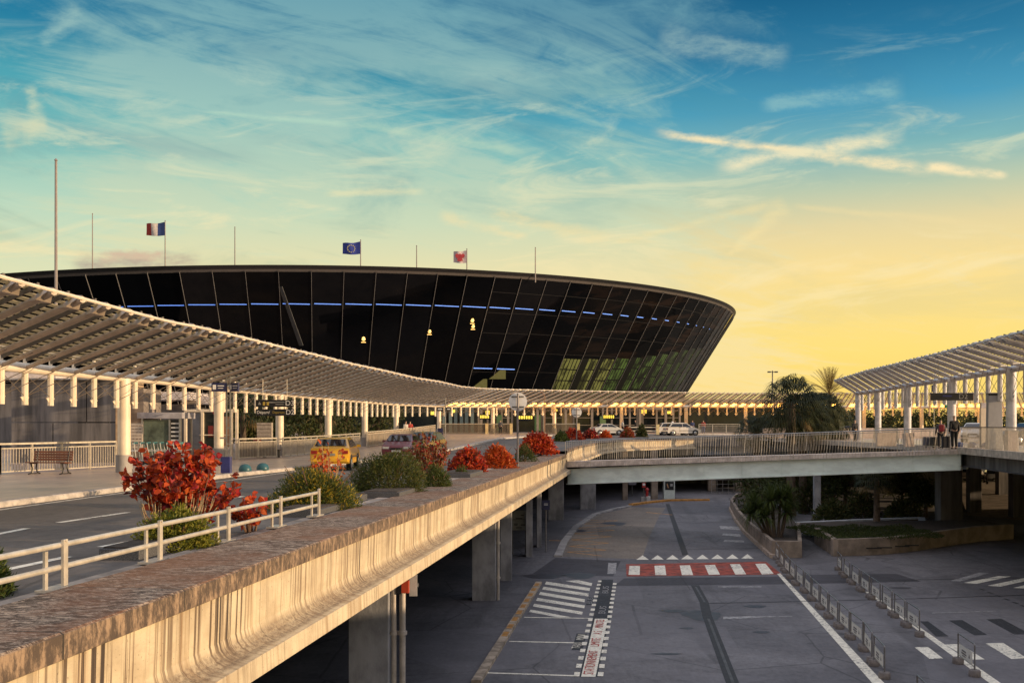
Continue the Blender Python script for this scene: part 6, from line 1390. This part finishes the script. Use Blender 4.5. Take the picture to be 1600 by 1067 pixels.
t_ = thing('kiosk', 'white ticket kiosk with a dark poster at the back of the lower road', 'kiosk', G(1046, 779.5)); k_ = t_.location.y / F; MB().box((0, .4, 22 * k_), 17 * k_, .8, 44 * k_).build('body', mat('kiosk_white', (.62, .68, .64), .5, var=.1), t_, bevel=.02); MB().box((0, -.02, 21 * k_), 13.5 * k_, .05, 13 * k_).build('poster', black_m, t_); m_ = MB(); m_.prism([(-4.5 * k_, -.05, 23 * k_), (-2.5 * k_, -.05, 17 * k_), (-1 * k_, -.05, 18 * k_), (-3.5 * k_, -.05, 25 * k_)], (0, -.01, 0)); m_.build('figure', mat('poster_figure', (.5, .28, .15), .6), t_); MB().box((3 * k_, -.05, 22 * k_), 4 * k_, .01, 4 * k_).build('lettering', dim, t_)
t_ = thing('fire_point', 'red hydrant sign and red hydrant on white blocks', 'fire hydrant', G(1009, 783)); k_ = t_.location.y / F; red = mat('hydrant_red', (.42, .03, .03), .5)
MB().box((-4 * k_, 0, 3.5 * k_), 7 * k_, .5, 7 * k_).build('block', conc, t_); MB().box((3.5 * k_, -.1, 4 * k_), 6 * k_, .5, 8 * k_).build('block', mat('block_white', (.6, .58, .55), .7), t_)
MB().tube([(-3 * k_, 0, 0), (-3 * k_, 0, 30 * k_)], .03, 8).build('pole', steel, t_); MB().box((-3 * k_, -.05, 25.5 * k_), 5.5 * k_, .03, 8 * k_).build('sign', red, t_); MB().box((-3 * k_, -.07, 26.5 * k_), 4 * k_, .01, 3 * k_).build('pictogram', white_ink, t_)
MB().lathe((2 * k_, 0, 7 * k_), [(.14, 0), (.12, .2), (.14, .25), (.14, .6), (.2, .66), (.2, .74), (.12, .84), (.05, .9)], 12).build('hydrant', red, t_, smooth=True)
for px, d, w_, h_, z_, lb in ((988, 104, 12, 15, 1.3, 'pale grey panel in the dark bay left of the hydrant'),):
    t_ = thing('wall_panel', lb, 'panel', at(px, 0, d, z_)); MB().box((0, 0, .6), w_ * d / F, .1, 1.4).build('board', mat('dim_panel', (.25, .25, .30), .6), t_); MB().box((0, .1, -.2), .1, .1, 2.2).build('post', steel_dark, t_)
t_ = thing('trolley_cage', 'dark wire trolley cage at the back right of the lower road', 'cage', G(1135, 772)); m_ = MB()
for i in range(6): m_.beam((-1.6 + i * .6, 0, 0), (-1.6 + i * .6, 0, 1.5), .04, .04)
for zz in (.15, .6, 1.05, 1.5): m_.beam((-1.6, 0, zz), (1.4, 0, zz + .1), .04, .04)
m_.build('frame', steel, t_)
for px, d, z_, lb in ((882, 92, 3.2, 'row of dim amber lamps in the lower bay'),):
    t_ = thing('bay_lamp', lb, 'lamp', at(px + 10, 0, d, 3.05)); m_ = MB(); [m_.box((0, k * 2.0, k * .0), 1.0, .1, .08) for k in range(3)]; m_.build('tube_lamp', mat('amber_tube', (1, .6, .2), .5, emit=(1, .5, .12), es=.5), t_); MB().box((0, 2, .12), .2, 4.4, .06).build('housing', steel_dark, t_)
# barriers
def barrier_proto(label, loc, rz, L):
    t_ = thing('queue_barrier', label, 'barrier', loc, rz, 'steel queue barriers on the lower road'); h = L / 2
    m_ = MB(); m_.tube([(-h, 0, .12), (-h, 0, .93), (-h + .02, 0, .95), (h - .02, 0, .95), (h, 0, .93), (h, 0, .12)], .024, 8); m_.build('frame', mat('barrier_steel', (.24, .23, .23), .4, .7, var=.25, scale=6), t_)
    m_ = MB(); m_.tube([(-h, 0, .28), (h, 0, .28)], .016, 6); m_.tube([(-h, 0, .66), (h, 0, .66)], .010, 6); m_.build('lower_rail', steel, t_)
    pn = MB().box((.04 * L, 0, .47), L * .78, .014, .34).build('panel', mat('barrier_panel', (.70, .68, .62), .5, var=.08), t_)
    m_ = MB()
    for s in (-1, 1):
        m_.box((L * .12, s * .010, .52), L * .26, .006, .05); m_.box((L * .12, s * .010, .44), L * .30, .006, .05); m_.box((L * .12, s * .010, .37), L * .2, .006, .03)
        m_.prism([(-L * .24, s * .008, .42), (-L * .20, s * .008, .55), (-L * .16, s * .008, .42)], (0, s * .005, 0))
    m_.build('lettering', mat('barrier_ink', (.16, .15, .15), .6), pn)
    for s in (-1, 1): MB().lathe((s * h, 0, 0), [(.165, 0), (.17, .02), (.17, .16), (.15, .19), (.04, .19)], 18).build('foot', mat('barrier_foot', (.19, .165, .155), .7, .1, var=.3, scale=9), t_, smooth=True)
    return t_
def row(pts, side, proto=None):
    n = len(pts) - 1
    for i in range(n):
        a, b = pts[i], pts[i + 1]; c = (a + b) / 2; d = b - a; rz = math.atan2(d.y, d.x); L = d.length - .34
        lb = (['nearest', 'second nearest', 'third nearest', 'fourth nearest', 'fifth nearest', 'sixth nearest', 'seventh nearest', 'eighth nearest', 'ninth nearest', 'tenth nearest', 'eleventh nearest', 'twelfth nearest', 'farthest'][i] if i < n - 1 else 'farthest') + ' barrier of the ' + side
        if proto is None: proto = (barrier_proto(lb, c, rz, 1.6), 1.6)
        else: copy_tree(proto[0], c, rz, lb)
        pr = proto[0] if i == 0 and False else None
    return proto
r1 = [G(*p) for p in ((1384, 1062), (1364, 1037), (1349, 1015), (1329, 998), (1310, 980), (1295, 965), (1281, 950), (1268, 937), (1257, 925), (1243, 913), (1234, 903), (1226, 894), (1218, 882), (1211, 872))]
pr = row(r1, 'left row by the white line')
r2 = [G(*p) for p in ((1438, 995), (1416, 979), (1396, 963), (1377, 948), (1360, 935), (1344, 923), (1330, 912), (1317, 900), (1307, 888))]
row(r2, 'right row before the planter', pr)
a, b = G(1497, 1036), G(1523, 1056); d = a - b; copy_tree(pr[0], (a + b) / 2, math.atan2(d.y, d.x), 'lone barrier standing on the white zebra stripe')
a, b = Vector((10.62, 26.2, 0)), Vector((10.35, 24.3, 0)); d = a - b; copy_tree(pr[0], (a + b) / 2, math.atan2(d.y, d.x), 'barrier cut by the bottom edge of the picture')
# ================================================================== PEOPLE
def person(label, loc, face, H=1.75, shirt=None, pants=None, hair=None, pose='stand', carry=None, arms=((-.06, .02), (.06, .02))):
    t_ = thing('person', label, 'person', loc, face); s = H / 1.75
    def skin_obj(name, verts, edges, rad, m, parent, lv=1):
        me = bpy.data.meshes.new(name); me.from_pydata([Vector(v_) * s for v_ in verts], edges, []); o = bpy.data.objects.new(name, me); COL.objects.link(o); o.parent = parent; me.materials.append(m)
        sk = o.modifiers.new('skin', 'SKIN'); sk.use_smooth_shade = True
        for v_, r in zip(me.skin_vertices[0].data, rad): v_.radius = (r[0] * s, r[1] * s) if hasattr(r, '__len__') else (r * s, r * s)
        me.skin_vertices[0].data[0].use_root = True
        sb = o.modifiers.new('sub', 'SUBSURF'); sb.levels = lv; sb.render_levels = lv; return o
    st = .16 if pose == 'walk' else .03
    V_ = [(0, 0, .95), (0, 0, 1.12), (0, .01, 1.36), (0, 0, 1.46), (0, -.005, 1.54), (0, -.02, 1.66), (0, -.01, 1.72),
          (-.10, 0, .90), (-.11, -st, .50), (-.11, st * .3, .09), (-.11, -.13 + st * .3, .04), (.10, 0, .90), (.11, st * .6, .50), (.11, st * 1.4, .10), (.11, -.13 + st * 1.4, .05),
          (-.19, 0, 1.40), (-.25, .03 + arms[0][0], 1.13), (-.25, -.06 + arms[0][1], .88), (-.25, -.08 + arms[0][1], .78), (.19, 0, 1.40), (.25, .03 + arms[1][0], 1.13), (.25, -.06 + arms[1][1], .88), (.25, -.08 + arms[1][1], .78)]
    E_ = [(0, 1), (1, 2), (2, 3), (3, 4), (4, 5), (5, 6), (0, 7), (7, 8), (8, 9), (9, 10), (0, 11), (11, 12), (12, 13), (13, 14), (2, 15), (15, 16), (16, 17), (17, 18), (2, 19), (19, 20), (20, 21), (21, 22)]
    Rr = [(.15, .11), (.14, .10), (.17, .11), .06, .058, (.082, .10), (.06, .075), .085, .058, .040, .035, .085, .058, .040, .035, .06, .042, .032, .036, .06, .042, .032, .036]
    skin_obj('body', V_, E_, Rr, skin, t_)
    skin_obj('shirt', [(0, 0, .93), V_[1], V_[2], (0, 0, 1.43), V_[15], V_[16], V_[17], V_[19], V_[20], V_[21]], [(0, 1), (1, 2), (2, 3), (2, 4), (4, 5), (5, 6), (2, 7), (7, 8), (8, 9)], [(.19, .155), (.18, .14), (.20, .135), .085, .08, .060, .05, .08, .060, .05], shirt, t_)
    skin_obj('trousers', [(0, 0, 1.03), V_[7], V_[8], V_[9], V_[11], V_[12], V_[13]], [(0, 1), (1, 2), (2, 3), (0, 4), (4, 5), (5, 6)], [(.172, .14), (.125, .13), .082, .064, (.125, .13), .082, .064], pants, t_)
    skin_obj('hair', [(0, .012, 1.68), (0, .02, 1.725)], [(0, 1)], [(.085, .095), (.062, .072)], hair, t_)
    skin_obj('shoe', [(-.11, st * .3 + .03, .05), (-.11, -.15 + st * .3, .04)], [(0, 1)], [.05, .042], black_m, t_); skin_obj('shoe', [(.11, st * 1.4 + .03, .05), (.11, -.15 + st * 1.4, .04)], [(0, 1)], [.05, .042], black_m, t_)
    if carry == 'pack': MB().box((0, .20 * s, 1.22 * s), .30 * s, .18 * s, .42 * s).build('backpack', mat('pack_red', (.32, .03, .04), .6), t_, bevel=.05)
    return t_
cl_k = mat('black_cloth', (.010, .010, .012), .85, var=.2); cl_d = mat('dark_cloth', (.02, .02, .026), .85, var=.2); cl_g = mat('grey_cloth', (.10, .10, .11), .85); cl_r = mat('red_cloth', (.38, .05, .04), .85); cl_w = mat('white_cloth', (.55, .52, .48), .85); cl_b = mat('blue_cloth', (.04, .06, .16), .85); hairk = mat('dark_hair', (.018, .014, .012), .7)
person('person in a black jersey and black trousers standing with back to us', pd(1491, 54.2), R(182), 1.84, cl_k, cl_k, hairk)
person('person with a red backpack leaning over luggage beside the one in black', pd(1470, 55.5), R(170), 1.62, cl_g, cl_d, hairk, carry='pack', arms=((-.1, -.12), (-.08, -.14)))
t_ = thing('suitcase', 'dark upright suitcase at the feet of the person with the backpack', 'suitcase', pd(1477.5, 54.6)); MB().box((0, 0, .38), .40, .26, .62).build('shell', cl_d, t_, bevel=.04); MB().tube([(-.1, .05, .68), (-.1, .05, .98), (.1, .05, .98), (.1, .05, .68)], .012, 6).build('handle', chrome, t_)
for px, d, a_, s1, s2, lb in ((634, 92, 40, cl_w, cl_d, 'person in a pale top behind the maroon car roof'), (641, 93, 200, cl_r, cl_d, 'person in a red top next to the one in the pale top'), (1099, 128, 150, cl_r, cl_b, 'person in a red orange top right of the taxis'), (1082, 131, 180, cl_b, cl_d, 'person in a dark blue top behind the taxis'), (973, 121, 100, cl_w, cl_d, 'person in a white top left of the dark upright plant'), (993, 122, 250, cl_k, cl_d, 'person in dark clothes beside the far column'), (782, 118, 170, cl_g, cl_k, 'person in grey near the glass screen'), (1055, 134, 120, cl_k, cl_d, 'person in black under the lamps left of the taxis'), (1336, 76, 200, cl_d, cl_d, 'person in dark clothes between the deck columns')):
    p = pf(px, d) if px < 1200 else pd(px, d); person(lb, p, R(a_), 1.72, s1, s2, hairk)
